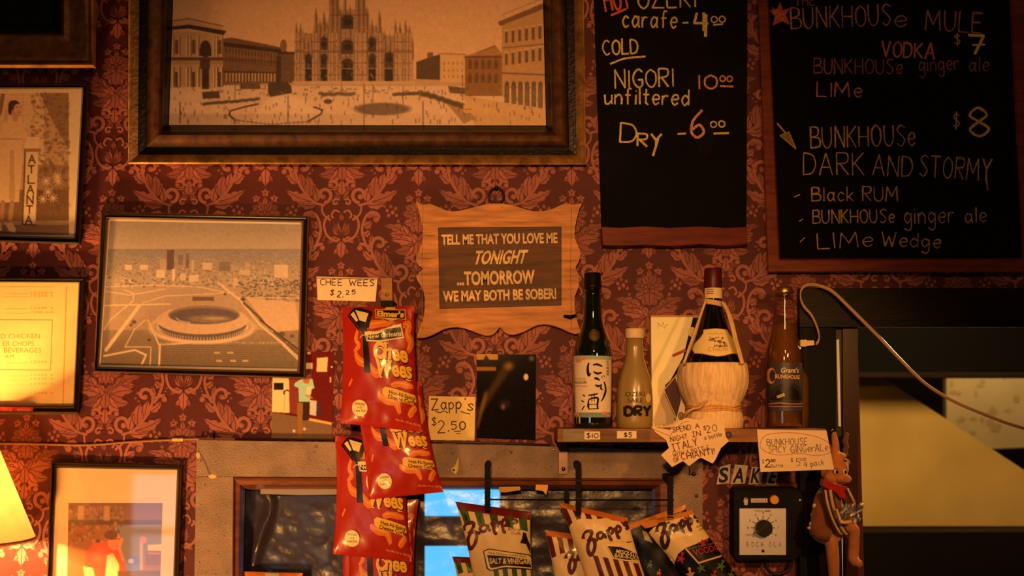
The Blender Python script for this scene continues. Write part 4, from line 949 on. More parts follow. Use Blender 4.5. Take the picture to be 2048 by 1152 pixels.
def pt(m, mp):
    m.stroke([(1305, 858), (1340, 872), (1348, 860), (1365, 845), (1378, 842)], 1, (150, 100, 76), mp); A = (96, 60, 56); B = (150, 50, 70)
    m.write('SPEND', 1346, 865, 1382, 859, 10, A, mp, 1.5); m.write('A', 1391, 857, 1399, 856, 9, A, mp, 1.5); m.write('NIGHT', 1342, 884, 1376, 877, 10, A, mp, 1.5); m.write('|N', 1385, 874, 1402, 871, 10, A, mp, 1.5)
    m.write('|TALY', 1346, 903, 1396, 890, 14, A, mp, 2.0); m.write('WITH A BOTTLE', 1347, 914, 1419, 899, 8.5, A, mp, 1.2); m.write('OF', 1349, 925, 1360, 922, 9, A, mp, 1.5); m.write('C', 1364, 920, 1371, 918, 12, B, mp, 2); m.write('HIANTI!', 1375, 918, 1429, 908, 12, A, mp, 1.9)
    m.write('$', 1407, 861, 1413, 860, 9, A, mp, 1.4); m.write('20', 1414, 866, 1434, 862, 14, A, mp, 1.6); m.write('a bottle', 1409, 880, 1444, 872, 8, A, mp, 1.3)
STAR = [(1302, 853), (1340, 860), (1356, 843), (1372, 836), (1398, 840), (1418, 832), (1430, 842), (1448, 842), (1449, 858), (1452, 874), (1458, 882), (1442, 896), (1430, 921), (1425, 927), (1401, 915), (1378, 932), (1366, 922), (1344, 934), (1322, 910), (1338, 896), (1332, 880), (1310, 864)]
card('price_card', STAR, .1715, 'jagged starburst card advertising a bottle of wine, stuck to the shelf edge', pt, (240, 204, 160))
def pt(m, mp):
    A, Rd = (120, 92, 84), (206, 116, 84)
    m.stroke([(1520, 892), (1530, 872), (1560, 866), (1600, 867), (1640, 876), (1660, 890), (1658, 906), (1630, 911), (1600, 907), (1560, 910), (1535, 905), (1520, 892)], 1.3, Rd, mp, smooth=True)
    m.write('BUNKHOUSE', 1534, 891, 1615, 889, 13, A, mp, 1.4); m.write('SPICY', 1537, 905, 1572, 905, 13, A, mp, 1.4); m.write('GINGerALe', 1582, 906, 1656, 901, 14, A, mp, 1.4)
    m.write('2', 1530, 934, 1541, 934, 15, (60, 40, 36), mp, 2.4); m.write('oo', 1542, 924, 1550, 924, 9, (60, 40, 36), mp, 1.5); m.write('$', 1524, 927, 1528, 927, 8, A, mp, 1); m.write('Bottle', 1542, 936, 1566, 934, 7, (150, 124, 110), mp, 1.2)
    m.write('$', 1581, 924, 1586, 924, 8, A, mp, 1.2); m.write('5', 1592, 932, 1600, 932, 14, A, mp, 1.5); m.write('oo', 1601, 922, 1612, 921, 9, A, mp, 1.2); m.write('4 pack', 1609, 935, 1648, 929, 11, A, mp, 1.3)
card('price_card', [(1514, 859), (1653, 861), (1668, 939), (1521, 944)], .1715, 'cream ginger ale price card with a red cloud outline, under the clear bottle', pt, (244, 212, 168))

# ---- snapshot and dark print stuck on the wall
P = Ink(538, 700, 670, 884, (96, 30, 30))
P.poly([(540, 700), (577, 700), (579, 826), (540, 824)], (236, 214, 160)); P.rect(548, 766, 567, 780, (40, 36, 40)); P.line([(568, 788), (568, 783), (575, 780), (577, 782)], 2.4, (40, 36, 40)); P.line([(570, 784), (567, 842)], 1.2, (170, 150, 130)); P.rect(565, 838, 570, 843, (60, 50, 44))
P.poly([(577, 700), (600, 700), (600, 830), (579, 826)], (130, 60, 60)); P.poly([(598, 700), (668, 700), (668, 860), (598, 836)], (104, 34, 32)); P.poly([(540, 824), (600, 834), (664, 848), (664, 884), (540, 884)], (124, 98, 80)); P.poly([(600, 832), (664, 845), (664, 850), (600, 838)], (220, 180, 110))
P.poly([(634, 716), (656, 714), (654, 744), (633, 744)], (236, 210, 160)); P.ell(663.5, 734, 2, 2, (250, 250, 230)); P.line([(661, 755), (661, 764)], 2.5, (240, 230, 190)); P.ell(618, 706, 4, 3, (240, 220, 130))
P.poly([(590, 766), (602, 758), (625, 758), (629, 776), (622, 780), (620, 805), (598, 806), (597, 776), (588, 772)], (168, 214, 200)); P.poly([(606, 757), (620, 757), (617, 768), (607, 766)], (190, 110, 76)); P.rect(611, 738, 623, 758, (120, 70, 54)); P.rect(612, 726, 625, 738, (230, 206, 180)); P.ell(618, 744, 5, 6, (90, 52, 42))
P.poly([(598, 804), (620, 804), (618, 840), (596, 842)], (60, 44, 40)); P.poly([(594, 806), (606, 806), (604, 876), (596, 874)], (150, 106, 56)); P.poly([(620, 800), (634, 802), (632, 832), (619, 829)], (220, 200, 200)); P.poly([(633, 804), (641, 806), (640, 828), (633, 832)], (60, 60, 84)); P.poly([(614, 774), (624, 772), (622, 788), (612, 790)], (240, 220, 190)); P.line([(612, 790), (624, 796)], 3, (200, 130, 90))
for x, y in ((588, 862), (609, 858)): P.ell(x, y, 4, 4, (236, 220, 190), .9, .6)
P.noise(4, 2); P.blur(1)
m = M(); m.prism([(546, 704), (668, 704), (664, 881), (543, 879)], .0018, .0005, (230, 214, 190)); m.picture([(546, 704), (668, 704), (664, 881), (543, 879)], .0021, P, 1.2)
tag(m.build('snapshot', PRINTG), 'colour snapshot of a person in a pale green shirt by a red door', 'photograph')
P = Ink(945, 700, 1080, 885, (22, 17, 20))
P.rect(945, 700, 996, 720, (190, 140, 52)); P.poly([(962, 728), (972, 710), (984, 728)], (40, 30, 20)); P.rect(945, 728, 990, 734, (36, 26, 20)); P.rect(945, 734, 992, 742, (150, 106, 44))
for i in range(26): x, y = 1018 - i*2.9, 728 + i*4.6; P.ell(x, y, 16 - i*.35, 13, (132, 98, 40), .22, 1)
for i in range(18): x, y = 972 - i*1.0, 786 + i*4; P.ell(x, y, 7 - i*.15, 9, (220, 160, 60), .2, 1)
P.ell(1018, 732, 14, 12, (180, 140, 60), .7, 1); P.ell(1052, 754, 5, 7, (236, 200, 170)); P.ell(1063, 717, 8, 8, (120, 124, 130), .8, .8); P.ell(1006, 814, 6, 8, (180, 150, 140), .8, 1); P.ell(1010, 808, 16, 12, (96, 76, 96), .5, 1)
P.noise(3, 2); P.blur(2)
m = M(); m.prism([(953, 708), (1072, 709), (1071, 880), (953, 876)], .003, .0005, (20, 17, 18)); m.picture([(953, 708), (1072, 709), (1071, 880), (953, 876)], .0033, P, 1.2)
tag(m.build('dark_print', PRINTG), 'glossy dark print with a streak of amber light, standing on the window trim', 'photograph')

# ================================================================ shelf and what stands on it
SD = 0.17
t = thing('wall_shelf', 'narrow wooden shelf with price stickers along its front edge, holding bottles', 'shelf', W(1385, 886, .09))
m = M(); zt, zb = W(1385, 858, SD)[2], W(1385, 884, SD)[2]; xa, xb = W(1115, 870, SD)[0], W(1652, 870, SD)[0]
m.box((xa, -SD, zb), (xb, -.0008, zt), (150, 100, 60)); mp = flat(SD)
m.poly([(1126, 859), (1180, 859), (1182, 882), (1126, 882)], (150, 136, 110), mp, 1); m.poly([(1196, 860), (1300, 860), (1300, 883), (1196, 883)], (120, 84, 54), mp, 1)
m.ell(1457, 870, 7, 7, (60, 44, 34), mp, 1); m.ell(1457, 870, 3.5, 3.5, (110, 84, 60), mp, 2); m.build('board', WOODH, t)
m = M(); m.rect(1169, 863, 1200, 879, SD + .0008, SD, (244, 222, 186)); m.write('$10', 1173, 876, 1196, 876, 10, (60, 40, 60), flat(SD + .0008), 1.9, gap=.25); m.build('price_sticker', PAPER, t)
m = M(); m.rect(1234, 862, 1273, 877, SD + .0008, SD, (244, 222, 186)); m.write('$5', 1248, 874, 1263, 874, 9, (60, 44, 40), flat(SD + .0008), 1.8, gap=.25); m.build('price_sticker', PAPER, t)
for x0, sy in ((1118, 938), (1379, 948)):
    m = M(); zs_ = W(1126, 948, .026)[2]; X0, X1 = W(x0, 900, .026)[0], W(x0 + 17, 900, .026)[0]
    m.box((X0, -.0265, zs_), (X1, -.0225, zb), (126, 104, 88)); m.box((X0, -.13, zb - .003), (X1, -.0235, zb), (126, 104, 88)); b = m.build('bracket', METAL, t)
    m = M(); m.pball(x0 + 9, sy, .0268, 4, 2, (70, 56, 46)); m.build('screw', METAL, b)
ZS = zt
def foot(cx, d):   # pixel row at which the shelf top is met by an axis at distance d
    c = W(cx, 850, d); k = (W(cx, 851, d)[2] - c[2]); return 850 + (ZS - c[2])/k
class Lab:
    def __init__(s, cx, prof, d): s.cx, s.p, s.d = cx, sorted(prof), d
    def __call__(s, P, l):
        P = np.asarray(P, float); k = pxm(s.d); r = np.interp(P[:, 1], [q[0] for q in s.p], [q[1] for q in s.p])
        dx = np.clip(P[:, 0] - s.cx, -.985*r, .985*r); Q = np.column_stack((s.cx + dx, P[:, 1])); V = WA(Q, s.d)
        V[:, 1] = -(s.d + np.sqrt(np.maximum(r*r - dx*dx, 0))*k + .0003*l); return V
BD = .085
# dark sake bottle
b0 = foot(1185, BD)
pr = [(b0, 35), (b0 - 2, 37.5), (845, 38.5), (708, 38.5), (698, 37), (686, 33.5), (674, 29.5), (662, 25), (650, 21.5), (636, 19), (615, 17.5), (590, 16.5), (576, 16)]
t = thing('sake_bottle', 'tall dark green sake bottle with a brush-written white label', 'bottle', W(1185, b0, BD))
m = M(); m.lathe(1185, pr, BD, (18, 24, 14)); m.build('bottle', GLASSD, t)
m = M(); m.lathe(1185, [(577, 17.2), (572, 17.6), (571, 16.8), (548, 17), (546, 15.5)], BD, (20, 16, 14)); m.build('cap', PLAST, t)
L = Lab(1185, pr, BD); m = M(); K5 = dict(maxlen=4)
m.poly([(1146.5, 713), (1223, 714), (1222, 834), (1147, 834)], (240, 220, 190), L, 1, **K5)
for y in (713.5, 716, 718.5): m.stroke([(1147.5, y), (1222, y + 1)], 2.6, (168, 190, 170), L, 2, maxlen=4)
for y in (826, 829, 832): m.stroke([(1148, y), (1221.5, y)], 2.8, (120, 150, 150), L, 2, maxlen=4)
for x, y, r in ((1156, 722, 6), (1165, 718, 5), (1152, 828, 5), (1206, 826, 5), (1214, 830, 4)): m.ell(x, y, r, r*.7, (222, 150, 110), L, 3, **K5)
IB = (24, 24, 34)
def br(pts, w, tp=(.5, 1, .4)): m.stroke(pts, w, IB, L, 4, smooth=True, taper=tp, maxlen=3)
br([(1175, 727), (1173, 738), (1175, 752), (1179, 747)], 5.5); br([(1183, 731), (1192, 730), (1202, 734)], 4.5, (.6, 1, .6)); br([(1184, 744), (1192, 748), (1201, 746)], 4.5, (.5, 1, .6))
br([(1186, 757), (1191, 758), (1197, 761)], 5, (.8, 1, .5)); br([(1188, 770), (1193, 773), (1198, 771)], 4.5, (.6, 1, .5)); br([(1200, 753), (1203, 757)], 3); br([(1204, 751), (1207, 755)], 3)
br([(1200, 768), (1199, 777), (1203, 780)], 4); br([(1206, 764), (1209, 780), (1204, 796), (1199, 803)], 4.5, (.6, 1, .3))
br([(1164, 790), (1168, 793)], 5); br([(1161, 801), (1166, 804)], 5); br([(1162, 820), (1167, 811)], 5); br([(1174, 791), (1186, 789), (1193, 788)], 3.6, (.6, 1, .6))
br([(1175, 799), (1174, 812), (1176, 819)], 4.4); br([(1175, 799), (1185, 796), (1193, 797), (1192, 810), (1193, 818)], 4.2, (.6, 1, .8)); br([(1181, 790), (1181, 804)], 3.4); br([(1186, 790), (1186, 803)], 3.4); br([(1176, 809), (1191, 808)], 3); br([(1176, 818), (1192, 817)], 3.6)
for y in (722, 728, 734, 740, 746): m.type('松竹梅酒造'[(y - 722)//6], 1210.5, y + 5, 1216, y + 5, 4.5, IB, L, 4, maxlen=4)
m.type('NIGORI', 1149, 768, 1171, 768, 6, (60, 44, 40), L, 4, off=.01, maxlen=4); m.stroke([(1149, 772), (1172, 773)], 1.2, (206, 110, 84), L, 4, maxlen=4); m.type('Sho Chiku Bai', 1149, 760, 1169, 760, 4, (120, 90, 76), L, 4, maxlen=4); m.stroke([(1149, 779), (1160, 779)], 1, (180, 140, 120), L, 4)
m.build('label', PAPER, t)
m = M(); m.ell(1187, 672, 11.5, 12, (150, 120, 62), L, 2, maxlen=3); m.ell(1187, 672, 8, 8.5, (176, 146, 84), L, 4, maxlen=3); m.build('medallion', METAL, t)
# frosted sake bottle
b0 = foot(1269, BD)
pr = [(b0, 33), (b0 - 2, 35.5), (840, 36.2), (800, 36), (780, 35), (765, 33), (750, 29.5), (735, 24.5), (722, 20.5), (710, 18.2), (695, 17), (678, 16.5)]
t = thing('sake_bottle', 'small frosted glass sake bottle with a cream cap and DRY on it', 'bottle', W(1269, b0, BD))
m = M(); m.lathe(1269, pr, BD, (158, 132, 78)); m.build('bottle', FROST, t)
m = M(); m.lathe(1269, [(677, 17.5), (675, 18.5), (659, 18.5), (657, 17)], BD, (236, 204, 160), wob=lambda th, i: .012*math.cos(th*30)); m.build('cap', PLAST, t)
L = Lab(1269, pr, BD); m = M(); m.type('OZEKI', 1248, 793, 1286, 792, 9, (64, 46, 28), L, 2, off=.004, maxlen=4); m.type('SAKE', 1252, 805, 1282, 805, 9, (64, 46, 28), L, 2, off=.004, maxlen=4)
m.ell(1294, 796, 5.5, 9, (216, 190, 120), L, 1, maxlen=3); m.write('DRY', 1247, 831, 1298, 830, 18, (34, 26, 22), L, 6, 3, maxlen=3); m.build('lettering', PAPER, t)
# carton
t = thing('carton', 'tall white and black drink carton behind the straw-covered wine bottle', 'box', W(1351, 856, .02))
zc = ZS; m = M(); X0, X1 = W(1303, 740, .03)[0], W(1402, 740, .03)[0]; Zt = W(1350, 634, .03)[2]
m.box((X0, -.03, zc), (X1, -.003, Zt), (252, 238, 196)); mp = flat(.03)
m.poly([(1304, 635), (1390, 635), (1362, 722), (1338, 760), (1304, 800)], (255, 244, 190), mp, 1); m.poly([(1386, 635), (1402, 635), (1402, 720), (1340, 762), (1366, 715)], (30, 24, 22), mp, 1)
m.ell(1384, 664, 8, 10, (236, 210, 150), mp, 2); m.stroke([(1345, 712), (1372, 700)], 6, (190, 90, 60), mp, 2); m.poly([(1330, 770), (1350, 752), (1362, 800), (1352, 840), (1326, 852)], (96, 70, 72), mp, 2)
m.poly([(1306, 840), (1326, 782), (1350, 834), (1346, 848), (1310, 852)], (200, 180, 150), mp, 3); m.stroke([(1328, 780), (1342, 812), (1352, 836), (1346, 846), (1308, 850), (1326, 784)], 1.6, (230, 200, 130), mp, 4, smooth=True)
m.stroke([(1402, 690), (1345, 760), (1326, 782)], 2, (220, 190, 120), mp, 4); m.write('Mr', 1316, 658, 1338, 656, 13, (190, 166, 96), mp, 1); m.ell(1362, 832, 6, 8, (90, 70, 60), mp, 5); m.ell(1362, 832, 4.6, 6.4, (190, 170, 130), mp, 6); m.write('U', 1360, 836, 1365, 836, 8, (60, 44, 36), mp, 1.2, 7)
m.build('printed_box', PAPER, t); m = M(); m.box((X0 - .001, -.032, Zt), (X1 + .001, -.002, Zt + .003), (206, 150, 80)); m.build('lid', PAPER, t)
# straw-covered wine bottle
CD = .10; b0 = foot(1426, CD)
t = thing('wine_bottle', 'dark round wine bottle in a straw basket with raffia handles', 'bottle', W(1426, b0, CD))
pr = [(760, 64), (727, 62), (712, 55), (698, 48.5), (680, 41), (662, 33.5), (645, 27), (630, 22), (616, 19), (600, 17.5), (578, 17)]
m = M(); m.lathe(1426, pr, CD, (14, 10, 9)); m.build('bottle', GLASSD, t)
m = M(); m.lathe(1426, [(579, 18), (577, 18.5), (560, 18), (540, 17.5), (537, 16)], CD, (84, 24, 22)); m.build('capsule', PLAST, t)
L = Lab(1426, [(540, 18.4), (600, 18.4)], CD); m = M(); m.poly([(1408.5, 577), (1443.5, 577), (1443.5, 598), (1408.5, 597)], (240, 212, 160), L, 1, maxlen=4)
for y in (580, 584, 588): m.stroke([(1411, y), (1424, y + .5)], 1.6, (120, 96, 70), L, 2, maxlen=4)
m.build('neck_band', PAPER, t)
L = Lab(1426, pr, CD); m = M(); LB = [(1403, 661), (1426, 659), (1450, 661), (1455, 670), (1466, 680), (1475, 690), (1477, 703), (1470, 709), (1455, 709), (1440, 713), (1426, 715), (1412, 713), (1396, 709), (1384, 708), (1381, 699), (1386, 688), (1396, 677), (1402, 668)]
m.poly(LB, (240, 214, 150), L, 1, maxlen=3); m.ring(LB, 1.2, (170, 130, 76), L, 2, maxlen=3); [m.stroke([(1411 + q*4.2, 671), (1412.5 + q*4.2, 667 + (q % 3))], 1.1, (170, 134, 84), L, 3, maxlen=3) for q in range(8)]; m.type('Chianti', 1408, 705, 1447, 704, 9, (190, 150, 90), L, 3, maxlen=3)
for _ in range(30): m.ell(NR.uniform(1410, 1446), NR.uniform(677, 695), NR.uniform(1, 3.4), NR.uniform(1, 2.4), (110, 90, 62) if NR.rand() < .6 else (170, 140, 90), L, 4, maxlen=3)
m.build('label', PAPER, t)
m = M(); wv = lambda th, i: .012*math.cos(th*26) + .012*math.sin(th*9 + i)
pb = [(b0, 55), (b0 - 2, 58), (838, 59), (829, 57.5), (822, 53.5), (816, 51), (810, 52.5), (800, 57), (791, 61.5), (778, 67), (764, 70), (750, 70), (738, 68.5), (729, 66.5), (726, 64)]
m.lathe(1426, pb, CD, (246, 208, 156), n=90, wob=wv); bk = m.build('basket', STRAW, t)
m = M(); kc = pxm(CD); c = W(1426, 816, CD)
for q in range(3): m.tube([(c[0] + 53.5*kc*math.sin(a), c[1] - 53.5*kc*math.cos(a), c[2] + .004*(q - 1) + .0015*math.sin(a*5 + q)) for a in np.linspace(0, 2*math.pi, 40, endpoint=False)], .0022, (220, 168, 98), n=6, closed=True)
m.tube([W(x, y, CD + .058) for x, y in ((1370, 826), (1385, 818), (1400, 815), (1408, 806), (1416, 800))], .002, (226, 176, 104), n=6); m.build('binding', STRAW, bk)
m = M(); RC = (226, 186, 120)
def cord(pts, r=.0028):
    Q = catmull(np.array([[x, y, z] for x, y, z in pts]), 6) if False else np.array(pts, float)
    P2 = catmull(Q[:, :2]); dd = np.interp(np.linspace(0, 1, len(P2)), np.linspace(0, 1, len(Q)), Q[:, 2]); m.tube(WA(P2, dd), r, RC, n=7)
cord([(1412, 600, .125), (1404, 622, .13), (1396, 645, .14), (1388, 668, .145), (1378, 696, .155), (1368, 727, .16)], .0024)
cord([(1448, 606, .125), (1458, 626, .13), (1466, 650, .14), (1473, 680, .145), (1480, 705, .15), (1486, 728, .155)]); cord([(1444, 604, .128), (1454, 622, .135), (1462, 648, .145), (1469, 678, .15), (1477, 706, .155), (1484, 728, .158)])
for q in range(3): cord([(1408, 599 + q*3, .112), (1416, 600 + q*3, .122), (1430, 602 + q*3, .123), (1446, 606 + q*3, .118), (1450, 608 + q*2, .108)], .0022)
m.build('handle', STRAW, t)
# clear ginger ale bottle and the brown one behind it
b0 = foot(1568, BD)
pr = [(b0, 33), (b0 - 2, 35), (846, 36), (720, 36), (706, 35.6), (696, 34), (686, 30.5), (675, 27.5), (660, 25), (645, 23.5), (625, 21.5), (605, 19.5), (592, 18), (588, 17.5), (586, 18.5), (584, 17)]
t = thing('soda_bottle', 'clear long-neck ginger ale bottle with a gold crown cap and dark printed label', 'bottle', W(1568, b0, BD))
m = M(); m.lathe(1568, pr, BD, (200, 180, 150)); m.build('bottle', AMBERG, t)
m = M(); m.lathe(1568, [(b0 - 3, 31), (b0 - 6, 33.5), (720, 34), (700, 33), (688, 29.5), (675, 26), (655, 23), (648, 22.4)], BD, (120, 70, 26)); m.build('ginger_ale', AMBERD, t)
m = M(); m.lathe(1568, [(587, 18), (584, 18.5), (577, 17), (574, 15.5)], BD, (216, 170, 80), wob=lambda th, i: .03*math.cos(th*21) if i < 2 else 0); m.build('crown_cap', METAL, t)
L = Lab(1568, pr, BD); m = M(); m.poly([(1532.6, 726), (1603.4, 726), (1603, 822), (1533, 822)], (70, 58, 66), L, 1, maxlen=4)
m.ell(1568, 790, 33, 24, (50, 42, 46), L, 2, maxlen=4); m.poly([(1536, 800), (1550, 780), (1560, 788), (1574, 772), (1590, 784), (1600, 800)], (26, 22, 24), L, 3, maxlen=4); m.poly([(1546, 792), (1560, 786), (1562, 792), (1548, 797)], (190, 166, 100), L, 4, maxlen=4)
m.stroke([(1534, 808), (1552, 806), (1578, 808), (1602, 807)], 2, (196, 120, 90), L, 4, smooth=True, maxlen=4); m.stroke([(1534, 813), (1602, 813)], 1.4, (170, 120, 100), L, 4, maxlen=4); m.ell(1538, 752, 7, 16, (220, 150, 84), L, 2, maxlen=3); m.ell(1540, 752, 4.5, 12, (60, 50, 56), L, 3, maxlen=3)
m.type("Grant's", 1553, 746, 1590, 746, 10, (230, 206, 160), L, 5, shear=.2, off=.02, maxlen=3); m.type('BUNKHOUSE', 1544, 757, 1593, 759, 8, (230, 190, 110), L, 5, off=.02, maxlen=3); m.build('label', PLAST, t)
d2 = .032; b0 = foot(1592, d2)
t = thing('brown_bottle', 'squat brown glass bottle half hidden behind the clear ginger ale bottle', 'bottle', W(1592, b0, d2))
pr = [(b0, 22), (b0 - 2, 24), (822, 25), (760, 25), (750, 22), (744, 16), (734, 14)]
m = M(); m.lathe(1592, pr, d2, (90, 40, 16)); m.build('bottle', AMBERD, t); m = M(); m.lathe(1592, [(b0 - 3, 21), (824, 22.5), (822, 22.5)], d2, (70, 24, 16)); m.build('contents', PLAST, t)
m = M(); m.lathe(1592, [(736, 15), (733, 15.5), (722, 15), (721, 13)], d2, (40, 26, 20)); m.build('cap', PLAST, t)

# ================================================================ snack bags
def wood_clip():
    t = thing('bag_clip', 'pale wooden hanger with a black clip gripping the topmost red bag', 'clip', W(775, 615, .03))
    m = M(); m.prism([(763, 556), (784, 556), (785, 604), (762, 604)], .028, .0005, (196, 140, 84)); m.build('wooden_block', WOODH, t)
    m = M(); m.pball(774, 590, .029, 3.2, 1.5, (170, 140, 100)); m.build('screw', METAL, t)
    m = M(); m.prism([(761, 601), (786, 601), (786, 613), (777, 613), (774, 609), (771, 613), (762, 613)], .104, .026, (20, 17, 16)); m.build('clip', BLKM, t)
wood_clip()
class Bag:
    def __init__(s, tl, tr, br_, bl, d, T, seed=0, lean=0.0):
        s.q = np.array([tl, tr, br_, bl], float); s.d, s.T, s.lean = d, T, lean
        r = np.random.RandomState(seed); s.ph = r.uniform(0, 6.28, 12); s.k = r.uniform(.7, 1.3, 12)
    def px(s, u, v):
        u = u[:, None]; v = v[:, None]; q = s.q
        P = (q[0]*(1-u) + q[1]*u)*(1-v) + (q[3]*(1-u) + q[2]*u)*v
        dn = q[3] - q[0]; ac = np.array((-dn[1], dn[0]))/np.linalg.norm(dn); w = np.linalg.norm(q[1] - q[0])
        pinch = .045*w*np.sin(np.pi*np.clip(v, 0, 1))**.6*(2*u - 1)
        return P + ac*pinch
    def bulge(s, u, v):
        e = np.clip(np.minimum(v, 1 - v)/.2, 0, 1); S = e**.7*(2 - e)*.5 + .5*e
        B = s.T*np.maximum(1 - (2*u - 1)**2, 0)**.55*S
        a, k = s.ph, s.k; ed = np.exp(-np.minimum(v, 1 - v)/.10); sd = np.exp(-np.minimum(u, 1 - u)/.12)*np.sin(np.pi*v)
        wr = .10*np.sin(6.28*3.1*k[0]*u + a[0])*ed + .07*np.sin(6.28*5.3*k[1]*u + a[1] + 4*v)*ed + .09*np.sin(6.28*3.7*k[2]*v + a[2] + 3*u)*sd + .05*np.sin(6.28*(2.2*k[3]*u + 2.6*k[4]*v) + a[3]) + .04*np.sin(6.28*(3.1*k[5]*u - 3.9*k[6]*v) + a[4])
        win = np.minimum(1, 14*np.minimum(np.minimum(u, 1 - u), np.minimum(v, 1 - v)))
        return B + s.T*.65*wr*win
    def __call__(s, P, l):
        P = np.asarray(P, float); u = np.clip(P[:, 0], .004, .996); v = np.clip(P[:, 1], .003, .997)
        return WA(s.px(u, v), s.d + s.lean*v + s.bulge(u, v) + .0006*l)
    def inv(s, P):
        P = np.asarray(P, float); u = np.full(len(P), .5); v = np.full(len(P), .5); h = 1e-3
        for _ in range(12):
            R = s.px(u, v) - P; A = (s.px(u + h, v) - s.px(u - h, v))/(2*h); B = (s.px(u, v + h) - s.px(u, v - h))/(2*h)
            dt = A[:, 0]*B[:, 1] - A[:, 1]*B[:, 0]; dt = np.where(abs(dt) < 1e-9, 1e-9, dt)
            u = np.clip(u - (R[:, 0]*B[:, 1] - R[:, 1]*B[:, 0])/dt, -.6, 1.6); v = np.clip(v - (A[:, 0]*R[:, 1] - A[:, 1]*R[:, 0])/dt, -.6, 1.6)
        return np.column_stack((u, v))
    def onpx(s, P, l): return s(s.inv(P), l)
    def shell(s, m, col, seal=None, nu=44, nv=60, mat=0):
        u, v = np.meshgrid(np.linspace(0, 1, nu), np.linspace(0, 1, nv)); u, v = u.ravel(), v.ravel()
        P = s.px(u, v); zz = .0012*np.cos(u*nu*math.pi)*np.where(np.minimum(v, 1-v) < .05, 1, 0)
        Ff = WA(P, s.d + s.lean*v + s.bulge(u, v) + zz); Bk = WA(P, s.d + s.lean*v - .35*s.bulge(u, v) + zz - .0004)
        i = np.arange(nu*nv).reshape(nv, nu); f = np.stack((i[:-1, :-1], i[1:, :-1], i[1:, 1:], i[:-1, 1:]), -1).reshape(-1, 4)
        C = np.tile(np.array(lin(col)), (nu*nv, 1))
        if seal: C[(v < .035) | (v > .965)] = lin(seal)
        m.add(Ff, f.tolist(), C, mat, True); m.add(Bk, f[:, ::-1].tolist(), C, mat, True); n = nu*nv
        ed = list(i[0]) + list(i[1:, -1]) + list(i[-1, ::-1][1:]) + list(i[::-1, 0][1:-1]); k = len(ed)
        V = np.concatenate((Ff[ed], Bk[ed])); m.add(V, [(a, (a + 1) % k, k + (a + 1) % k, k + a) for a in range(k)], C[np.concatenate((ed, ed))], mat, True)
RED, ORG, YEL, BK_, CRM = (168, 34, 20), (222, 120, 36), (236, 184, 66), (20, 15, 15), (240, 216, 150)
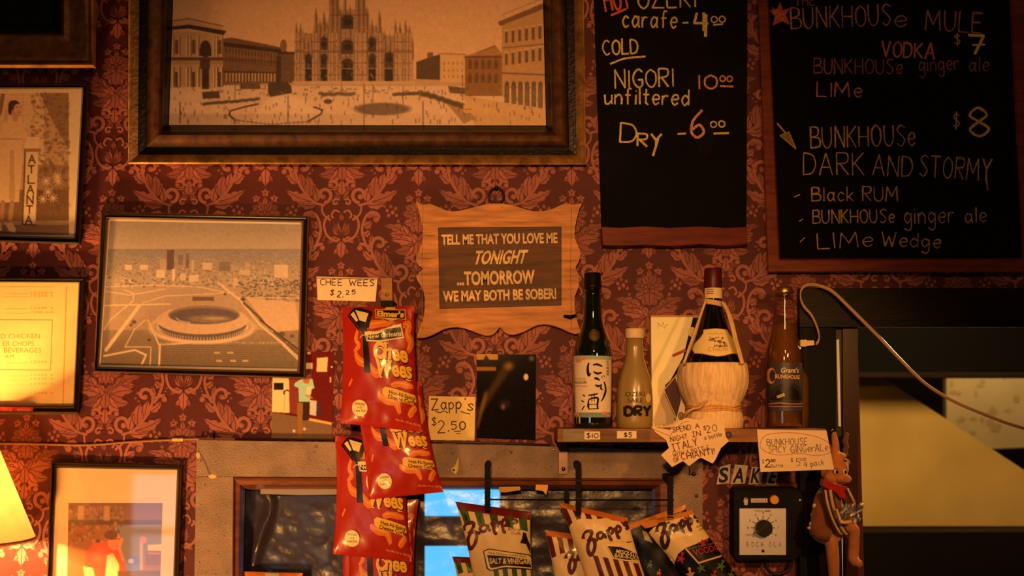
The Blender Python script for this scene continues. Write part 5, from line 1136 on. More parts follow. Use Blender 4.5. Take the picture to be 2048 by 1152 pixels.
def cheese_bag(name, quad, d, T, seed, label):
    b = Bag(*quad, d, T, seed); m = M(); b.shell(m, RED, (176, 40, 24)); ML = dict(maxlen=.03)
    def U(pts): return [((x - 681)/148., (y - 613)/240.) for x, y in pts]
    def po(pts, c, l): m.poly(U(pts), c, b, l, **ML)
    def sk(pts, w, c, l, sm=False, tp=None): m.stroke(U(pts), w/165., c, b, l, smooth=sm, maxlen=.03, taper=tp)
    # cheese curls
    for pts, w in (([(729, 652), (748, 648), (770, 645), (792, 634)], 11), ([(806, 650), (818, 652), (815, 668), (822, 684), (815, 702)], 13), ([(706, 705), (714, 722), (732, 730), (748, 746), (760, 742)], 12), ([(712, 660), (708, 680), (714, 690), (704, 704)], 8), ([(778, 768), (795, 764), (822, 768)], 9), ([(752, 790), (770, 798), (786, 802), (792, 822)], 12), ([(808, 826), (818, 812), (824, 806)], 10), ([(700, 760), (694, 775)], 6), ([(788, 640), (800, 634)], 4)):
        sk(pts, w, ORG, 1, True, (.6, 1.1, .9, 1.1, .6)); sk([(x - 1, y - 2) for x, y in pts], w*.3, (240, 156, 60), 2, True, (.3, 1, .3))
    # street lamp
    po([(721, 656), (731, 656), (737, 745), (724, 745)], BK_, 3); po([(695, 628), (705, 616), (716, 614), (743, 622), (733, 655), (716, 656)], BK_, 3); po([(719, 645), (730, 646), (732, 664), (717, 662)], BK_, 3)
    po([(699, 628), (706, 622), (714, 640), (710, 643)], CRM, 4); po([(709, 619), (736, 626), (730, 644), (717, 640)], CRM, 4); sk([(693, 630), (716, 660)], 2.4, BK_, 4); sk([(743, 624), (734, 656)], 2.4, BK_, 4); sk([(735, 628), (728, 650)], 1.4, (120, 30, 20), 5)
    # maker's badge, street sign, name
    po([(749, 618), (811, 620), (813, 641), (800, 638), (781, 642), (766, 637), (750, 636)], (214, 170, 60), 3); m.ell(*U([(780, 619)])[0], .075, .02, (230, 186, 70), b, 3, **ML); m.ell(*U([(783, 638)])[0], .11, .02, (120, 50, 30), b, 2, **ML)
    po([(751, 620), (809, 622), (810, 638), (752, 634)], BK_, 4)
    def ty(tx, x0, y0, x1, y1, h, c, l, off=0, sh=0., arc=0.): (p0, p1) = U([(x0, y0), (x1, y1)]); m.type(tx, p0[0], p0[1], p1[0], p1[1], h/240., c, b, l, sh, off, maxlen=.03, arc=arc)
    ty("Elmer's", 753, 632, 808, 635, 11, YEL, 5, .05)
    po([(726, 663), (752, 661), (776, 654), (802, 647), (808, 675), (786, 678), (760, 683), (730, 682)], CRM, 4); po([(729, 670), (752, 668), (780, 656), (801, 654), (805, 673), (784, 676), (760, 680), (731, 679)], BK_, 5); ty('New Orleans', 731, 678, 803, 670, 10, CRM, 6, .01); ty("There's only", 738, 665, 775, 659, 3.6, (120, 96, 70), 6)
    sk([(716, 676), (722, 670), (728, 670)], 1, CRM, 4, True)
    for tx, x0, y0, x1, y1, h in (('C', 744, 714, 765, 716, 32), ('hee', 765, 714, 814, 722, 30), ('W', 748, 747, 781, 749, 31), ('ees', 781, 748, 821, 752, 30)):
        ty(tx, x0 - 1, y0 + 1.5, x1 + 1, y1 + 1.5, h, (250, 214, 120), 5, .10); ty(tx, x0 + 1.4, y0 + 1.6, x1 + 1.4, y1 + 1.6, h, (70, 24, 12), 7, .055); ty(tx, x0, y0, x1, y1, h, (240, 182, 56), 8, .03)
    # flavour oval, claims
    po([(760, 776), (766, 771), (790, 775), (824, 784), (826, 796), (818, 803), (790, 797), (766, 792), (760, 785)], YEL, 4); ty('Hot-N-Spicy', 773, 784, 824, 794, 7.5, (60, 34, 20), 5, .02); ty('Cheese Curls', 770, 793, 823, 802, 7.5, (60, 34, 20), 5, .02)
    m.ell(*U([(716, 818)])[0], .10, .07, CRM, b, 4, **ML); ty('BAKED', 707, 812, 726, 812, 4.5, (60, 40, 30), 5); ty('1/2', 712, 819, 720, 819, 4.5, (60, 40, 30), 5); ty('Less Fat', 706, 826, 727, 825, 4.5, (60, 40, 30), 5)
    ty('Net Wt. 2.0 oz. (56.7g)', 783, 836, 828, 843, 4.5, YEL, 5)
    return tag(m.build('snack_bag', FOIL), label, 'snack bag', 'red snack bags')
cheese_bag('a', [(681, 615), (830, 611), (845, 864), (678, 846)], .094, .018, 1, 'red cheese curl bag topmost in the string, held by the black clip')
cheese_bag('b', [(702, 772), (843, 762), (888, 984), (737, 999)], .066, .017, 2, 'red cheese curl bag second from the top, swung to the right')
cheese_bag('c', [(669, 872), (815, 876), (824, 1124), (664, 1108)], .040, .016, 3, 'red cheese curl bag leaning left, third down the string')
cheese_bag('d', [(677, 1004), (839, 998), (832, 1230), (680, 1236)], .004, .008, 4, 'red cheese curl bag mostly hidden behind the third bag of the string')
cheese_bag('e', [(694, 1040), (828, 1036), (838, 1275), (690, 1282)], .020, .012, 5, 'lowest red cheese curl bag, cut off by the bottom of the picture')

STC = (238, 206, 150)
def zlogo(m, b, pts, cols, w, ML):
    """swashed Z with a looped tail, then the rest of the name, along pixel anchors"""
    (x0, y0), (x1, y1), h = pts; L_ = math.hypot(x1 - x0, y1 - y0); ux, uy = (x1 - x0)/L_, (y1 - y0)/L_
    def T(P): return [(x0 + ux*a*L_ + uy*q*h, y0 + uy*a*L_ - ux*q*h) for a, q in P]
    def s_(P, ww, tp=None): m.stroke(T(P), ww, cols, b.onpx, 4, smooth=True, maxlen=5, taper=tp)
    s_([(.0, .55), (.01, .8), (.06, 1.05), (.13, 1.12), (.19, 1.0), (.17, .7), (.11, .42), (.06, .3)], w*1.3, (1.2, .8, .7, 1, 1.2, 1, .7, .6))
    s_([(.06, .3), (.14, .38), (.2, .2), (.19, -.3), (.13, -.75), (.06, -.95), (.035, -.5), (.06, -.05), (.12, .26), (.2, .28), (.28, .1)], w*1.4, (.6, 1, 1.1, 1, 1, 1.2, 1.1, 1, .8, .8, .8))
    s_([(.42, .62), (.36, .75), (.30, .62), (.29, .36), (.34, .22), (.41, .38), (.43, .66), (.43, .3), (.47, .2)], w*1.25)
    for o in (.50, .66):
        s_([(o, .85), (o + .02, .5), (o + .03, -.05), (o + .07, -.1)], w*1.3); s_([(o + .02, .6), (o + .07, .92), (o + .12, .72), (o + .09, .42), (o + .03, .42)], w*1.15)
    s_([(.97, .95), (.9, 1.06), (.86, .9), (.93, .72), (.95, .55), (.87, .46)], w*1.1)
ML5 = dict(maxlen=5)
# green striped bag
def green_bag(quad, d, T, seed, label, full=True):
    b = Bag(*quad, d, T, seed); m = M(); b.shell(m, STC, (96, 30, 34)); q = b.q
    GRN, DG = (56, 92, 36), (30, 52, 22); UM = dict(maxlen=.03)
    m.poly([(0, 0), (1, 0), (1, .065), (0, .065)], (110, 32, 36), b, 2, **UM)
    for k in range(5):
        u0 = .02 + k*.205; m.poly([(u0, .06), (u0 + .115, .06), (u0 + .125, .17), (u0 + .02, .19)], GRN, b, 1, **UM)
        m.ell(u0 + .06, .12, .02, .03, DG, b, 2, **UM)
    m.poly([(0, .24), (.1, .185), (.35, .165), (.65, .15), (1, .165), (1, .42), (.6, .43), (.42, .48), (.3, .56), (.2, .72), (0, .8)], STC, b, 3, **UM)
    for k in range(6):
        u0 = .20 + k*.155; m.poly([(u0, .40), (u0 + .085, .40), (u0 + .085, .99), (u0, .99)], GRN, b, 1, **UM)
        for v in (.47, .62, .78, .9): m.ell(u0 + .042, v, .018, .022, DG, b, 2, **UM); m.stroke([(u0 + .02, v + .015), (u0 + .065, v + .015)], .012, DG, b, 2, maxlen=.03)
    if full:
        zlogo(m, b, ((930, 1075), (1042, 1056), 25), (88, 30, 30), 4.9, ML5)
        m.type('POTATO', 1016, 1061, 1040, 1063, 5, (88, 34, 34), b.onpx, 4, off=.02, **ML5); m.type('CHIPS', 1021, 1068, 1041, 1070, 5, (88, 34, 34), b.onpx, 4, off=.02, **ML5)
        PQ = [(968, 1103), (978, 1099), (1010, 1104), (1058, 1111), (1064, 1118), (1068, 1138), (1044, 1136), (1010, 1134), (982, 1140), (976, 1136)]
        m.poly([(966, 1102), (977, 1097), (1010, 1102), (1060, 1109), (1067, 1117), (1070, 1141), (1044, 1138), (1010, 1137), (980, 1142), (973, 1137)], (60, 26, 24), b.onpx, 4, **ML5); m.poly(PQ, CRM, b.onpx, 5, **ML5)
        m.poly([(974, 1110), (1010, 1112), (1058, 1119), (1063, 1135), (1040, 1133), (1010, 1131), (984, 1136), (980, 1134)], (44, 22, 20), b.onpx, 6, **ML5); m.type('SALT & VINEGAR', 979, 1127, 1060, 1128, 11, CRM, b.onpx, 7, off=.025, maxlen=4); m.type('New Orleans Kettle Style', 976, 1107, 1052, 1115, 4.4, (60, 34, 30), b.onpx, 7, **ML5)
        m.poly([(1046, 1064), (1052, 1066), (1056, 1080), (1061, 1090), (1066, 1112), (1060, 1106), (1052, 1088), (1040, 1086), (1044, 1078)], (30, 20, 18), b.onpx, 5, **ML5)
    else: m.stroke([(.2, .45), (.3, .36), (.42, .42), (.36, .6)], .05, (88, 30, 30), b, 4, smooth=True, maxlen=.03)
    return tag(m.build('snack_bag', FOIL), label, 'snack bag', 'potato chip bags')
green_bag([(910, 1003), (1062, 1024), (1080, 1262), (962, 1262)], .058, .022, 11, 'green and white striped salt and vinegar chip bag, hanging front left')
green_bag([(904, 1113), (1010, 1117), (1030, 1300), (936, 1300)], .022, .016, 12, 'green striped bag with only its corner showing behind the salt and vinegar bag', False)
# brown striped bags
def brown_bag(quad, d, T, seed, label, logo, plaque):
    b = Bag(*quad, d, T, seed); m = M(); b.shell(m, STC, (190, 104, 44)); BR = (92, 32, 26); UM = dict(maxlen=.03)
    m.poly([(0, 0), (1, 0), (1, .05), (0, .05)], (196, 108, 46), b, 2, **UM)
    for k in range(6):
        u0 = .0 + k*.175; m.poly([(u0, .05), (u0 + .09, .05), (u0 + .1, .22), (u0 + .01, .24)], BR, b, 1, **UM)
    if plaque: m.poly([(1136, 1064), (1141, 1049), (1150, 1041), (1163, 1037), (1190, 1039), (1212, 1036), (1242, 1046), (1256, 1060), (1268, 1082), (1250, 1084), (1232, 1083), (1202, 1088), (1186, 1103), (1176, 1128), (1178, 1150), (1170, 1160), (1150, 1110)], STC, b.onpx, 3, **ML5)
    else: m.poly([(.0, .36), (.06, .26), (.2, .19), (.45, .16), (1, .15), (1, .47), (.75, .45), (.5, .46), (.34, .52), (.26, .64), (.2, .8), (0, .85)], STC, b, 3, **UM)
    for k in range(5):
        u0 = .24 + k*.16; m.poly([(u0, .42), (u0 + .085, .42), (u0 + .085, .99), (u0, .99)], BR, b, 1, **UM)
    if logo: zlogo(m, b, logo, (84, 36, 28), 5.0, ML5)
    if plaque:
        m.poly([(1212, 1090), (1240, 1092), (1276, 1104), (1284, 1124), (1250, 1122), (1226, 1117)], CRM, b.onpx, 4, **ML5); m.poly([(1215, 1092), (1242, 1094), (1272, 1106), (1280, 1121), (1250, 1119), (1228, 1115)], (28, 18, 16), b.onpx, 5, **ML5)
        m.type('MESQUITE', 1232, 1106, 1274, 1113, 8, CRM, b.onpx, 6, off=.02, maxlen=4); m.type('BAR-B-QUE', 1229, 1114, 1280, 1120, 7.5, CRM, b.onpx, 6, off=.02, maxlen=4)
    return tag(m.build('snack_bag', FOIL), label, 'snack bag', 'potato chip bags')
brown_bag([(1115, 1003), (1256, 1036), (1330, 1250), (1196, 1250)], .060, .022, 13, 'brown and white striped barbecue chip bag in the middle of the row', ((1170, 1090), (1266, 1066), 23), True)
brown_bag([(1089, 1060), (1212, 1076), (1240, 1296), (1126, 1296)], .022, .016, 14, 'brown striped bag tucked behind the left side of the barbecue bag', ((1134, 1128), (1214, 1114), 20), False)
# black bags with coloured figures
def black_bag(quad, d, T, seed, label, front):
    b = Bag(*quad, d, T, seed); m = M(); NB = (12, 10, 11); b.shell(m, NB, (200, 120, 44)); UM = dict(maxlen=.03); r = np.random.RandomState(seed)
    m.poly([(0, 0), (1, 0), (1, .045), (0, .06)], (206, 130, 54), b, 1, **UM)
    def fig(x, y, s_, c, l, a0):
        for a, q in ((0, 1), (1.35, .8), (2.5, 1), (3.8, 1), (4.95, .8)): m.stroke([(x, y), (x + s_*q*math.sin(a + a0), y - s_*q*math.cos(a + a0))], s_*.42, c, b.onpx, l, maxlen=4, taper=(1.2, .6))
        m.ell(x + s_*1.05*math.sin(a0), y - s_*1.05*math.cos(a0), s_*.3, s_*.3, c, b.onpx, l, **ML5)
    if front:
        m.poly([(1286, 1080), (1298, 1064), (1308, 1055), (1333, 1042), (1360, 1036), (1388, 1028), (1402, 1048), (1419, 1075), (1405, 1082), (1392, 1088), (1371, 1096), (1356, 1108), (1349, 1126), (1349, 1151), (1340, 1160), (1310, 1120)], STC, b.onpx, 2, **ML5)
        zlogo(m, b, ((1318, 1076), (1408, 1050), 23), (60, 34, 26), 5.4, ML5); m.type('POTATO', 1394, 1056, 1412, 1050, 4, (84, 40, 34), b.onpx, 4, **ML5); m.type('CHIPS', 1398, 1062, 1413, 1057, 4, (84, 40, 34), b.onpx, 4, **ML5)
        m.stroke([(1372, 1098), (1397, 1126), (1442, 1112)], 3.4, (230, 180, 100), b.onpx, 4, maxlen=5); m.type('VOODOO', 1389, 1112, 1452, 1096, 13, (170, 40, 40), b.onpx, 5, off=.02, shear=-.1, maxlen=4); m.type('Kettle Style Chips', 1378, 1099, 1426, 1088, 4, (150, 120, 90), b.onpx, 5, **ML5)
        for x, y, s_, c, a0 in ((1362, 1117, 10, (180, 50, 44), .3), (1402, 1136, 10, (90, 110, 40), -.3), (1442, 1132, 10, (90, 110, 40), .4), (1406, 1086, 9, (170, 44, 40), 1.0), (1381, 1149, 11, (226, 160, 80), -.2), (1428, 1152, 9, (180, 50, 44), .2), (1462, 1150, 9, (90, 110, 40), .2), (1372, 1036, 6, (170, 44, 40), .8), (1330, 1048, 8, (90, 110, 40), 1.2), (1316, 1038, 6, (200, 110, 60), .9)): fig(x, y, s_, c, 3, a0)
    else:
        for x, y, s_, c, a0 in ((1302, 1046, 8, (90, 110, 40), 1.3), (1318, 1040, 7, (200, 110, 60), .9), (1294, 1066, 8, (200, 160, 120), .3), (1270, 1066, 6, (60, 60, 70), .2), (1318, 1146, 6, (220, 110, 50), .2), (1300, 1130, 7, (90, 120, 120), .2)): fig(x, y, s_, c, 3, a0)
        m.poly([(1284, 1060), (1296, 1070), (1306, 1086), (1290, 1080)], (220, 190, 140), b.onpx, 3, **ML5)
    return tag(m.build('snack_bag', FOIL), label, 'snack bag', 'potato chip bags')
black_bag([(1278, 1046), (1384, 1020), (1534, 1226), (1440, 1256)], .056, .020, 15, 'black chip bag patterned with small coloured figures, rightmost in the row', True)
black_bag([(1246, 1052), (1372, 1008), (1420, 1226), (1290, 1246)], .022, .014, 16, 'dark bag with a gold top edge, showing between the barbecue and black bags', False)

# ---- hanging rack with its straps
t = thing('bag_rack', 'black wire rack of three hanging straps above the chip bags', 'rack', W(1157, 1025, .09))
for x, y0, y1 in ((975, 926, 1022), (1157, 926, 1030), (1341, 952, 1030)):
    m = M(); m.rect(x - 5.5, y0 + 8, x + 5.5, y1, .098, .092, (13, 11, 11)); m.prism([(x - 6, y0 + 10), (x - 6, y0 + 2), (x - 3, y0 - 1), (x + 4, y0 - 1), (x + 6, y0 + 2), (x + 6, y0 + 10)], .10, .0225 if x < 1300 else .0215, (13, 11, 11))
    for q in range(6): y = y0 + 22 + q*12; m.rect(x - 6.5, y, x + 6.5, y + 2.2, .0995, .096, (44, 36, 30) if q in (1, 4) else (20, 17, 16))
    m.build('strap', BLKM, t)
for x in (1133,):
    m = M(); m.rect(x - 4.5, 976, x + 4.5, 1012, .03, .026, (13, 11, 11)); m.build('strap', BLKM, t)
m = M(); m.tube([W(970, 999, .095), W(1157, 1000, .095), W(1348, 1000, .095)], .0016, (13, 11, 11)); m.tube([W(1133, 1002, .03), W(1133, 1000, .095)], .0014, (13, 11, 11)); m.build('crossbar', BLKM, t)

# ---- crumpled clear plastic over the opening
m = M(); nu, nv = 130, 90; u, v = np.meshgrid(np.linspace(0, 1, nu), np.linspace(0, 1, nv)); u, v = u.ravel(), v.ravel(); X = np.column_stack((486 + u*824, 976 + v*360))
zz = np.zeros(len(u)); rr = np.random.RandomState(8)
for _ in range(26):
    a = rr.uniform(0, 3.14); f = rr.uniform(3, 14); p = rr.uniform(0, 6.28); zz += (1 - np.abs(np.sin(f*(u*2.3*math.cos(a) + v*math.sin(a)) + p)))**4/f*2.2
zz = zz/zz.max(); 
cr = catmull([(531, 985), (541, 1000), (540, 1022), (530, 1050), (518, 1085), (508, 1120), (505, 1150)]); cd_ = np.min(np.hypot(X[:, 0, None] - cr[None, :, 0], X[:, 1, None] - cr[None, :, 1]), 1)
dpt = -.046 + .010*zz*np.minimum(1, 6*np.minimum(v + .03, 1)) + .010*np.exp(-(cd_/9)**2)
i = np.arange(nu*nv).reshape(nv, nu); f = np.stack((i[:-1, :-1], i[1:, :-1], i[1:, 1:], i[:-1, 1:]), -1).reshape(-1, 4)
m.add(WA(X, dpt), f.tolist(), (255, 255, 255), 0, True); tag(m.build('plastic_sheet', FILM), 'crumpled clear plastic sheet stretched across the pass-through opening', 'plastic sheet')
m = M(); m.prism([(521, 976), (690, 979), (690, 989), (600, 990), (521, 988)], -.018, -.0185, (150, 142, 140)); tag(m.build('tape_strip', PAPER), 'long grey tape strip along the top left of the opening', 'tape', 'tape strips')
m = M(); m.prism([(1072, 969), (1096, 970), (1095, 981), (1092, 990), (1086, 982), (1071, 980)], .0112, .0105, (236, 176, 84)); tag(m.build('tape_strip', PAPER), 'short amber tape piece under the frame top, right of the first strap', 'tape', 'tape strips')
m = M(); m.prism([(998, 974), (1040, 973), (1041, 980), (1010, 985), (998, 984)], .0112, .0105, (214, 166, 104)); tag(m.build('tape_strip', PAPER), 'tan tape piece beside the first rack strap under the frame top', 'tape', 'tape strips')
b = Bag((487, 1143), (606, 1146), (610, 1330), (490, 1330), -.012, .014, 31); m = M(); b.shell(m, (206, 96, 32), (220, 120, 40)); m.poly([(.36, .01), (.6, .01), (.64, .2), (.4, .2)], (200, 190, 180), b, 1, maxlen=.04); tag(m.build('snack_bag', FOIL), 'orange foil bag whose top edge just shows at the lower left of the opening', 'snack bag')

# ================================================================ lettering tiles, volume box, doll, cables, lamp
for chx, q, lab in (('S', [(1440, 934), (1461, 928), (1459, 966), (1433, 969)], 'first silver letter tile, S, of the row spelling SAKE'), ('A', [(1470, 929), (1496, 931), (1490, 967), (1461, 968)], 'second letter tile, A, of the row spelling SAKE'),
        ('K', [(1504, 934), (1528, 934), (1522, 968), (1497, 969)], 'third letter tile, K, of the row spelling SAKE'), ('E', [(1537, 936), (1557, 938), (1551, 970), (1532, 969)], 'last letter tile, E, of the row spelling SAKE, under the card')):
    m = M(); m.prism(q, .0022, .0006, (246, 230, 200)); (x0, y0), (x1, y1) = q[3], q[2]; m.type(chx, x0 + 4, y0 - 4, x1 - 3, y1 - 3, 29, (18, 15, 15), flat(.0022), 2, shear=.18, off=.03); tag(m.build('letter_tile', TILE), lab, 'letter', 'letter tiles')

t = thing('volume_control', 'black volume control box with a white dial plate and amber button', 'control box', W(1528, 1118, .02))
m = M(); m.prism([(1468, 983), (1474, 976), (1594, 976), (1601, 984), (1606, 1000), (1606, 1090), (1600, 1110), (1590, 1120), (1474, 1120), (1468, 1112)], .05, .0008, (14, 12, 12)); mp = flat(.05)
m.poly([(1487, 1001), (1490, 994), (1492, 1000), (1492.5, 993), (1494, 1000), (1496, 995), (1496, 1004), (1495, 1010), (1489, 1010)], (206, 190, 170), mp, 1); m.ell(1600, 1000, 2, 2, (210, 196, 180), mp, 1); m.build('housing', BLKM, t)
m = M(); m.rect(1479, 1017, 1572, 1110, .0525, .05, (222, 214, 216)); mp = flat(.0525); A = (90, 76, 80)
m.type('VOLUME', 1509, 1024, 1542, 1024, 4, A, mp, 1, off=.01); cx, cy = 1526, 1055
for k, lb in enumerate(('OFF', '1', '2', '3', '4', '5', '6', '7', '8')):
    a = math.radians(-122 + k*30.5); c, s = math.sin(a), -math.cos(a); m.stroke([(cx + 17*c, cy + 17*s), (cx + 24*c, cy + 24*s)], 1.6, (60, 50, 50), mp, 1)
    wd = 12 if lb == 'OFF' else (2 if lb == '1' else 4); lx = cx + (30 if lb != 'OFF' else 34)*c; ly = cy + 29*s + 2; m.type(lb, lx - wd/2, ly, lx + wd/2, ly, 4.6, A, mp, 1, off=.005)
for i, chx in enumerate('ROCK-OLA'):
    if chx == '-': m.stroke([(1524, 1089), (1528, 1089)], 1, (150, 120, 110), mp, 1)
    else: x = 1493 + i*9.6 + (0 if i < 4 else -3); m.type(chx, x, 1094, x + 5, 1094, 11, (110, 92, 90), mp, 1)
m.ell(1526, 1102, 3.2, 3.2, (40, 30, 30), mp, 1); m.build('dial_plate', mat_col('satin_aluminium', .38, .5, metal=.25), t)
m = M(); kk = pxm(.06); c = W(cx, cy, .0525)
def disc(m, px, py, d0, d1, r, col, n=36, wv=0):
    c = W(px, py, d0); k = pxm(d0); V = []
    for y, rr in ((d0, 1), (d1 - .0015, 1), (d1, .93)):
        V += [(c[0] + r*k*rr*(1 + wv*math.cos(a*18))*math.cos(a), -y, c[2] + r*k*rr*(1 + wv*math.cos(a*18))*math.sin(a)) for a in np.linspace(0, 2*math.pi, n, endpoint=False)]
    m.add(V, [(i + q*n, (i + 1) % n + q*n, (i + 1) % n + (q + 1)*n, i + (q + 1)*n) for q in range(2) for i in range(n)] + [tuple(range(2*n, 3*n))], col)
disc(m, cx, cy, .0525, .068, 16, (22, 18, 18), 54, .02); m.prism([(cx - 12, cy + 9), (cx + 9, cy - 13), (cx + 13, cy - 9), (cx - 8, cy + 13)], .076, .066, (40, 33, 33)); kn = m.build('knob', PLAST, t)
m = M(); m.rect(1502, 997, 1535, 1005, .0512, .05, (226, 206, 190)); m.type('CANCEL', 1505, 1003, 1528, 1003, 4, A, flat(.0512), 1, off=.01); m.ell(1531, 1001, 1.5, 1.5, A, flat(.0512)); m.build('button_plate', PAPER, t)
m = M(); disc(m, 1548, 999.5, .05, .053, 10, (120, 84, 44)); disc(m, 1548, 999.5, .053, .058, 8.6, (226, 160, 70)); m.build('button', PLAST, t)
m = M(); P2 = catmull([(1530, 1116), (1530, 1128), (1540, 1144), (1560, 1148), (1578, 1138), (1584, 1118)]); m.tube(WA(P2, .02), .0032, (40, 28, 24)); m.build('cable', PLAST, t)

# ---- felt doll hanging beside the doorway
DD = .10; t = thing('felt_doll', 'long-legged tan felt animal doll in a striped jacket, hanging by the doorway', 'doll', W(1672, 1200, DD))
def remesh(o, vox=.0016, sm=6):
    r = o.modifiers.new('skin', 'REMESH'); r.mode = 'VOXEL'; r.voxel_size = vox; r.use_smooth_shade = True
    s = o.modifiers.new('soften', 'SMOOTH'); s.factor = .5; s.iterations = sm; return o
TAN = (206, 128, 72)
def px3(pts): return np.array([W(x, y, d) for x, y, d in pts])
def limb(m, pts, r, col): P = px3(pts); k = pxm(DD); Q = np.array([np.interp(np.linspace(0, len(P) - 1, 40), range(len(P)), P[:, i]) for i in range(3)]).T; m.tube(Q, np.interp(np.linspace(0, 1, 40), np.linspace(0, 1, len(r)), np.array(r)*k), col, n=14)
m = M(); c = TAN
m.pball(1673, 936, DD, (24, 25), 22, c); m.pball(1660, 955, DD + .006, (13, 12), 16, c); m.pball(1682, 955, DD + .012, (15, 11), 15, c); m.pball(1692, 958, DD + .014, (11, 8.5), 11, c); m.pball(1651, 946, DD - .004, (10, 13), 7, c); m.pball(1694, 925, DD, (6, 7), 6, c); m.pball(1676, 912, DD, (17, 8), 15, c)
limb(m, [(1670, 915, DD - .004), (1671, 890, DD - .004), (1667, 864, DD - .006)], (9, 7.5, 5), c); limb(m, [(1668, 955, DD), (1668, 990, DD)], (12, 16), c)
m.pball(1660, 1020, DD, (26, 44), 24, c); m.pball(1655, 1066, DD, (32, 22), 24, c)
limb(m, [(1650, 1070, DD), (1663, 1084, DD + .01), (1666, 1120, DD + .008), (1668, 1160, DD), (1670, 1196, DD)], (16, 13, 12, 10, 9), c)
limb(m, [(1676, 1062, DD + .01), (1700, 1052, DD + .025), (1708, 1060, DD + .028), (1707, 1098, DD + .02), (1706, 1118, DD + .018)], (13, 12, 11, 10.5, 10), c); limb(m, [(1706, 1116, DD + .018), (1711, 1124, DD + .024), (1722, 1129, DD + .034)], (11, 10, 6.5), c)
limb(m, [(1690, 985, DD + .01), (1704, 1010, DD + .02), (1702, 1040, DD + .03), (1686, 1044, DD + .036)], (9, 8, 7, 6), c)
bd = remesh(m.build('body', FELTT, t))
m = M(); J = (150, 88, 52); m.pball(1656, 1018, DD - .001, (30, 46), 27, J); m.pball(1652, 1062, DD - .001, (34, 20), 26, J); limb(m, [(1646, 988, DD), (1636, 1030, DD + .012), (1634, 1064, DD + .016), (1662, 1072, DD + .024)], (13, 14, 13, 11), J); jk = remesh(m.build('jacket', FELTB, t))
m = M()
def band(px0, off, w, col):
    P2 = catmull([(x + off, y) for x, y in px0]); m.tube(WA(P2, DD + .029 + .006*np.sin(np.linspace(0, 3.14, len(P2)))), w*pxm(DD), col, n=8)
ln = [(1650, 980), (1655, 1008), (1664, 1036), (1676, 1060), (1684, 1068)]
for off, w, col in ((-4, 3, (60, 44, 30)), (0, 3.2, (210, 160, 96)), (5, 3.2, (60, 44, 30)), (10, 3.6, (210, 160, 96)), (15, 2.4, (60, 44, 30))): band(ln, off, w, col)
band([(1691, 978), (1698, 992), (1704, 1004)], 0, 2.6, (60, 44, 30)); band([(1691, 978), (1698, 992), (1704, 1004)], 4, 2.6, (210, 160, 96)); m.build('braid_trim', FELT, jk)
m = M(); m.prism([(1648, 958), (1662, 966), (1682, 972), (1696, 974), (1694, 986), (1690, 998), (1680, 994), (1672, 984), (1656, 978), (1646, 972)], DD + .030, DD + .006, (176, 34, 24)); m.build('red_collar', FELT, t); m = M(); m.prism([(1684, 1060), (1697, 1062), (1697, 1075), (1686, 1074)], DD + .022, DD + .01, (150, 30, 26)); m.build('red_patch', FELT, t)
m = M()
for x, y, rx, ry in ((1674, 944, 3.2, 5), (1691, 944, 2.6, 4.6)):
    m.pball(x - 1.5, y, DD + .0215, (rx + 1.2, ry + .6), 2.2, (240, 226, 200)); m.pball(x, y, DD + .024, (rx - .4, ry - .8), 2.2, (18, 14, 14))
m.stroke([(1669, 940), (1671, 937), (1676, 937)], 1.4, (50, 30, 24), flat(DD + .0255), 1); m.build('eyes', PLAST, bd)
m = M(); m.tube(WA(catmull([(1674, 966), (1682, 969), (1690, 966)]), DD + .0285), .0012, (130, 50, 36)); m.build('mouth', FELT, bd); m = M(); m.ell(1688, 922, 6, 3, (50, 30, 26), flat(DD + .012)); m.build('eyebrow', FELT, bd)
m = M(); nu = 26; u, v = np.meshgrid(np.linspace(0, 1, nu), np.linspace(0, 1, nu)); u, v = u.ravel(), v.ravel(); rr = np.random.RandomState(4)
X = np.column_stack((1676 + u*46 + 4*np.sin(v*7), 1004 + v*40 + 3*np.sin(u*9 + 1) + 6*(1 - u)*(1-v))); zz = sum((1 - abs(np.sin(rr.uniform(2, 9)*u + rr.uniform(2, 9)*v + rr.uniform(0, 6))))**2 for _ in range(7))/7
f = np.stack((np.arange(nu*nu).reshape(nu, nu)[:-1, :-1], np.arange(nu*nu).reshape(nu, nu)[1:, :-1], np.arange(nu*nu).reshape(nu, nu)[1:, 1:], np.arange(nu*nu).reshape(nu, nu)[:-1, 1:]), -1).reshape(-1, 4).tolist()
m.add(WA(X, DD + .036 + .02*zz), f, (255, 255, 255), 0, True); m.add(WA(X + (2, 1), DD + .032 + .01*zz), f, (255, 255, 255), 0, True)
tag(m.build('cellophane_packet', CELLO), 'crumpled cellophane packet tucked in the felt doll arms', 'packet')
m = M(); m.tube(WA(catmull([(1680, 1044), (1690, 1045), (1702, 1043)]), DD + .05), .003, (226, 180, 112)); m.tube(WA(catmull([(1673, 1018), (1678, 1034), (1681, 1044)]), DD + .046), .0022, (226, 190, 130)); m.build('cuff', FELT, jk)
m = M()
for q in range(6): m.pball(1629 - q*1.6 + (q % 2)*2, 1012 + q*9, DD + .012, (4.5, 5), 4, (226, 178, 110))
m.pball(1621, 1056, DD + .012, (7, 3.4), 4, (226, 178, 110)); m.build('braid_tassel', FELT, jk)
m = M(); m.pball(1663, 862, DD + .004, 4, 3, (90, 70, 50)); m.tube(px3([(1663, 862, DD), (1663, 864, .02)]), .0014, (60, 48, 40)); tag(m.build('wall_nail', METAL), 'round headed nail from which the felt doll hangs', 'nail')
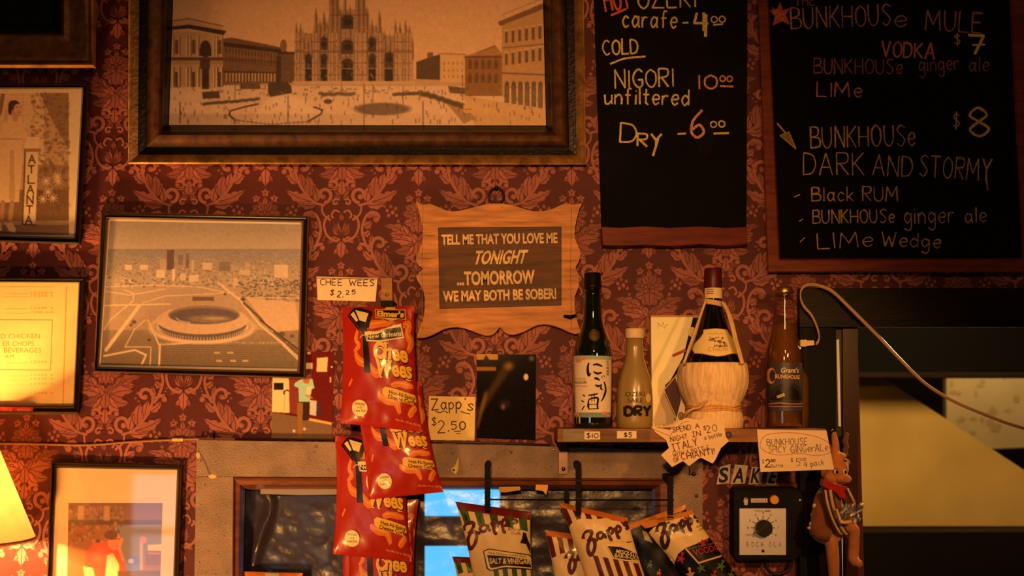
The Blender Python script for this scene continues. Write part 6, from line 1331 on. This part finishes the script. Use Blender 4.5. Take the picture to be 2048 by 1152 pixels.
m = M(); P2 = np.array([(1691 + 1.5*math.sin(i*.9), 866 + i*3.0) for i in range(16)]); m.tube(WA(P2, .03), [.004 + .0012*(i % 2) for i in range(16)], (110, 76, 48)); tag(m.build('rope_end', FELT), 'frayed brown rope end hanging down the dark door post', 'rope')

# ---- cables
m = M(); P2 = catmull([(1632, 687), (1637, 680), (1638, 668), (1632, 648), (1622, 628), (1608, 612), (1601, 594), (1604, 576), (1618, 568), (1640, 571), (1664, 582), (1692, 608), (1724, 640), (1760, 676), (1800, 718), (1850, 766), (1905, 800), (1970, 828), (2030, 850), (2120, 872), (2300, 900)])
n_ = len(P2); dd = np.interp(np.linspace(0, 1, n_), [0, .12, .4, .5, .6, 1], [.034, .034, .036, .038, .045, .06]); t = thing('white_cable', 'off-white cord looping over the doorway with a plug by the bottle', 'cable', W(1632, 690, .04))
m.tube(WA(P2, dd), np.interp(np.linspace(0, 1, n_), [0, .42, .5, .62, .75, 1], [.0016, .0018, .0034, .0034, .0024, .0022]), (206, 164, 112), n=8); m.tube(WA(P2 + (0, 3.0), dd + .001), .0015, (190, 146, 98), n=6); m.build('cord', PLAST, t)
m = M(); m.prism([(1601, 680), (1612, 679), (1614, 681), (1628, 681), (1629, 690), (1614, 692), (1612, 693), (1601, 693)], .04, .0245, (236, 200, 150)); m.build('plug', PLAST, t)
t = thing('wall_wire', 'thin tan wire run along the wallpaper to the window trim', 'wire', W(200, 890, .003))
P2 = catmull([(-300, 888), (0, 887), (100, 889), (180, 890), (260, 884), (340, 880), (400, 878), (470, 878)]); m = M(); m.tube(WA(P2, .004), .0024, (170, 116, 70), n=8); m.tube(WA([(470, 878), (700, 880), (1000, 886), (1100, 890)], .004), .0022, (70, 46, 34), n=8); m.build('wire', PLAST, t)
m = M(); m.rect(344, 877, 366, 883, .0085, .0006, (236, 196, 110)); m.build('wire_clip', PLAST, t); m = M(); m.pball(428, 870, .006, 3, 4, (50, 40, 36)); m.tube(px3([(428, 866, .004), (428, 879, .004)]), .0025, (50, 40, 36)); m.build('wire_pin', METAL, t)
for x, y, d, lab in ((1107, 899, .022, 'bright nail head at the left end under the shelf'), (1480, 904, .0008, 'small nail head below the shelf, right of the starburst card'), (431, 869, .0005, None)):
    if lab: m = M(); m.pball(x, y, d + .001, 3.2, 2.2, (226, 200, 170)); tag(m.build('wall_nail', METAL), lab, 'nail')

# ---- table lamp at the left edge
LD, LX = .168, -112; k = pxm(LD); lc = W(LX, 1078, LD)
t = thing('table_lamp', 'lit table lamp with a cream fabric cone shade at the lower left edge', 'lamp', (lc[0], lc[1], .95))
shm = bpy.data.materials.new('lit_lamp_fabric'); shm.use_nodes = True; N = shm.node_tree.nodes; L = shm.node_tree.links; N.clear()
o_ = N.new('ShaderNodeOutputMaterial'); mx = N.new('ShaderNodeMixShader'); df = N.new('ShaderNodeBsdfDiffuse'); tr = N.new('ShaderNodeBsdfTranslucent'); tc = N.new('ShaderNodeTexCoord'); nz = N.new('ShaderNodeTexNoise'); nz.inputs['Scale'].default_value = 40; rp = N.new('ShaderNodeValToRGB')
rp.color_ramp.elements[0].color = (.30, .20, .09, 1); rp.color_ramp.elements[1].color = (.40, .28, .13, 1); L.new(tc.outputs['Object'], nz.inputs[0]); L.new(nz.outputs[0], rp.inputs[0]); L.new(rp.outputs[0], df.inputs[0]); L.new(rp.outputs[0], tr.inputs[0]); mx.inputs[0].default_value = .2
L.new(df.outputs[0], mx.inputs[1]); L.new(tr.outputs[0], mx.inputs[2]); L.new(mx.outputs[0], o_.inputs[0])
m = M(); m.lathe(LX, [(1082, 168), (1079, 167.5), (890, 98), (888, 98)], LD, (240, 210, 150), n=64, caps=False); sh = m.build('lamp_shade', shm, t)
m = M()
for y, r in ((1081, 168), (888, 98)):
    cc = W(LX, y, LD); m.tube([(cc[0] + r*k*math.cos(a), cc[1] + r*k*math.sin(a), cc[2]) for a in np.linspace(0, 2*math.pi, 60, endpoint=False)], .0032, (190, 110, 50), n=6, closed=True); m.build('shade_binding', FELT, sh); m = M()
m = M(); m.lathe(LX, [(1500, 60), (1490, 62), (1470, 30), (1400, 16), (1300, 30), (1200, 20), (1150, 10), (1060, 8)], LD, (120, 80, 40)); m.build('lamp_base', METAL, t)
bulb = bpy.data.materials.new('lit_bulb'); m = M(); m.pball(LX, 1002, LD, 22, 22, (255, 220, 160)); m.build('bulb', mat_emit('lit_bulb_glass', (1, .62, .24), 3), t)
lp = lamp('lamp_light', W(LX, 1002, LD), LAMPW, (1.0, .46, .12), .026); lp.parent = t; lp.location = W(LX, 1002, LD) - WL[t.name]
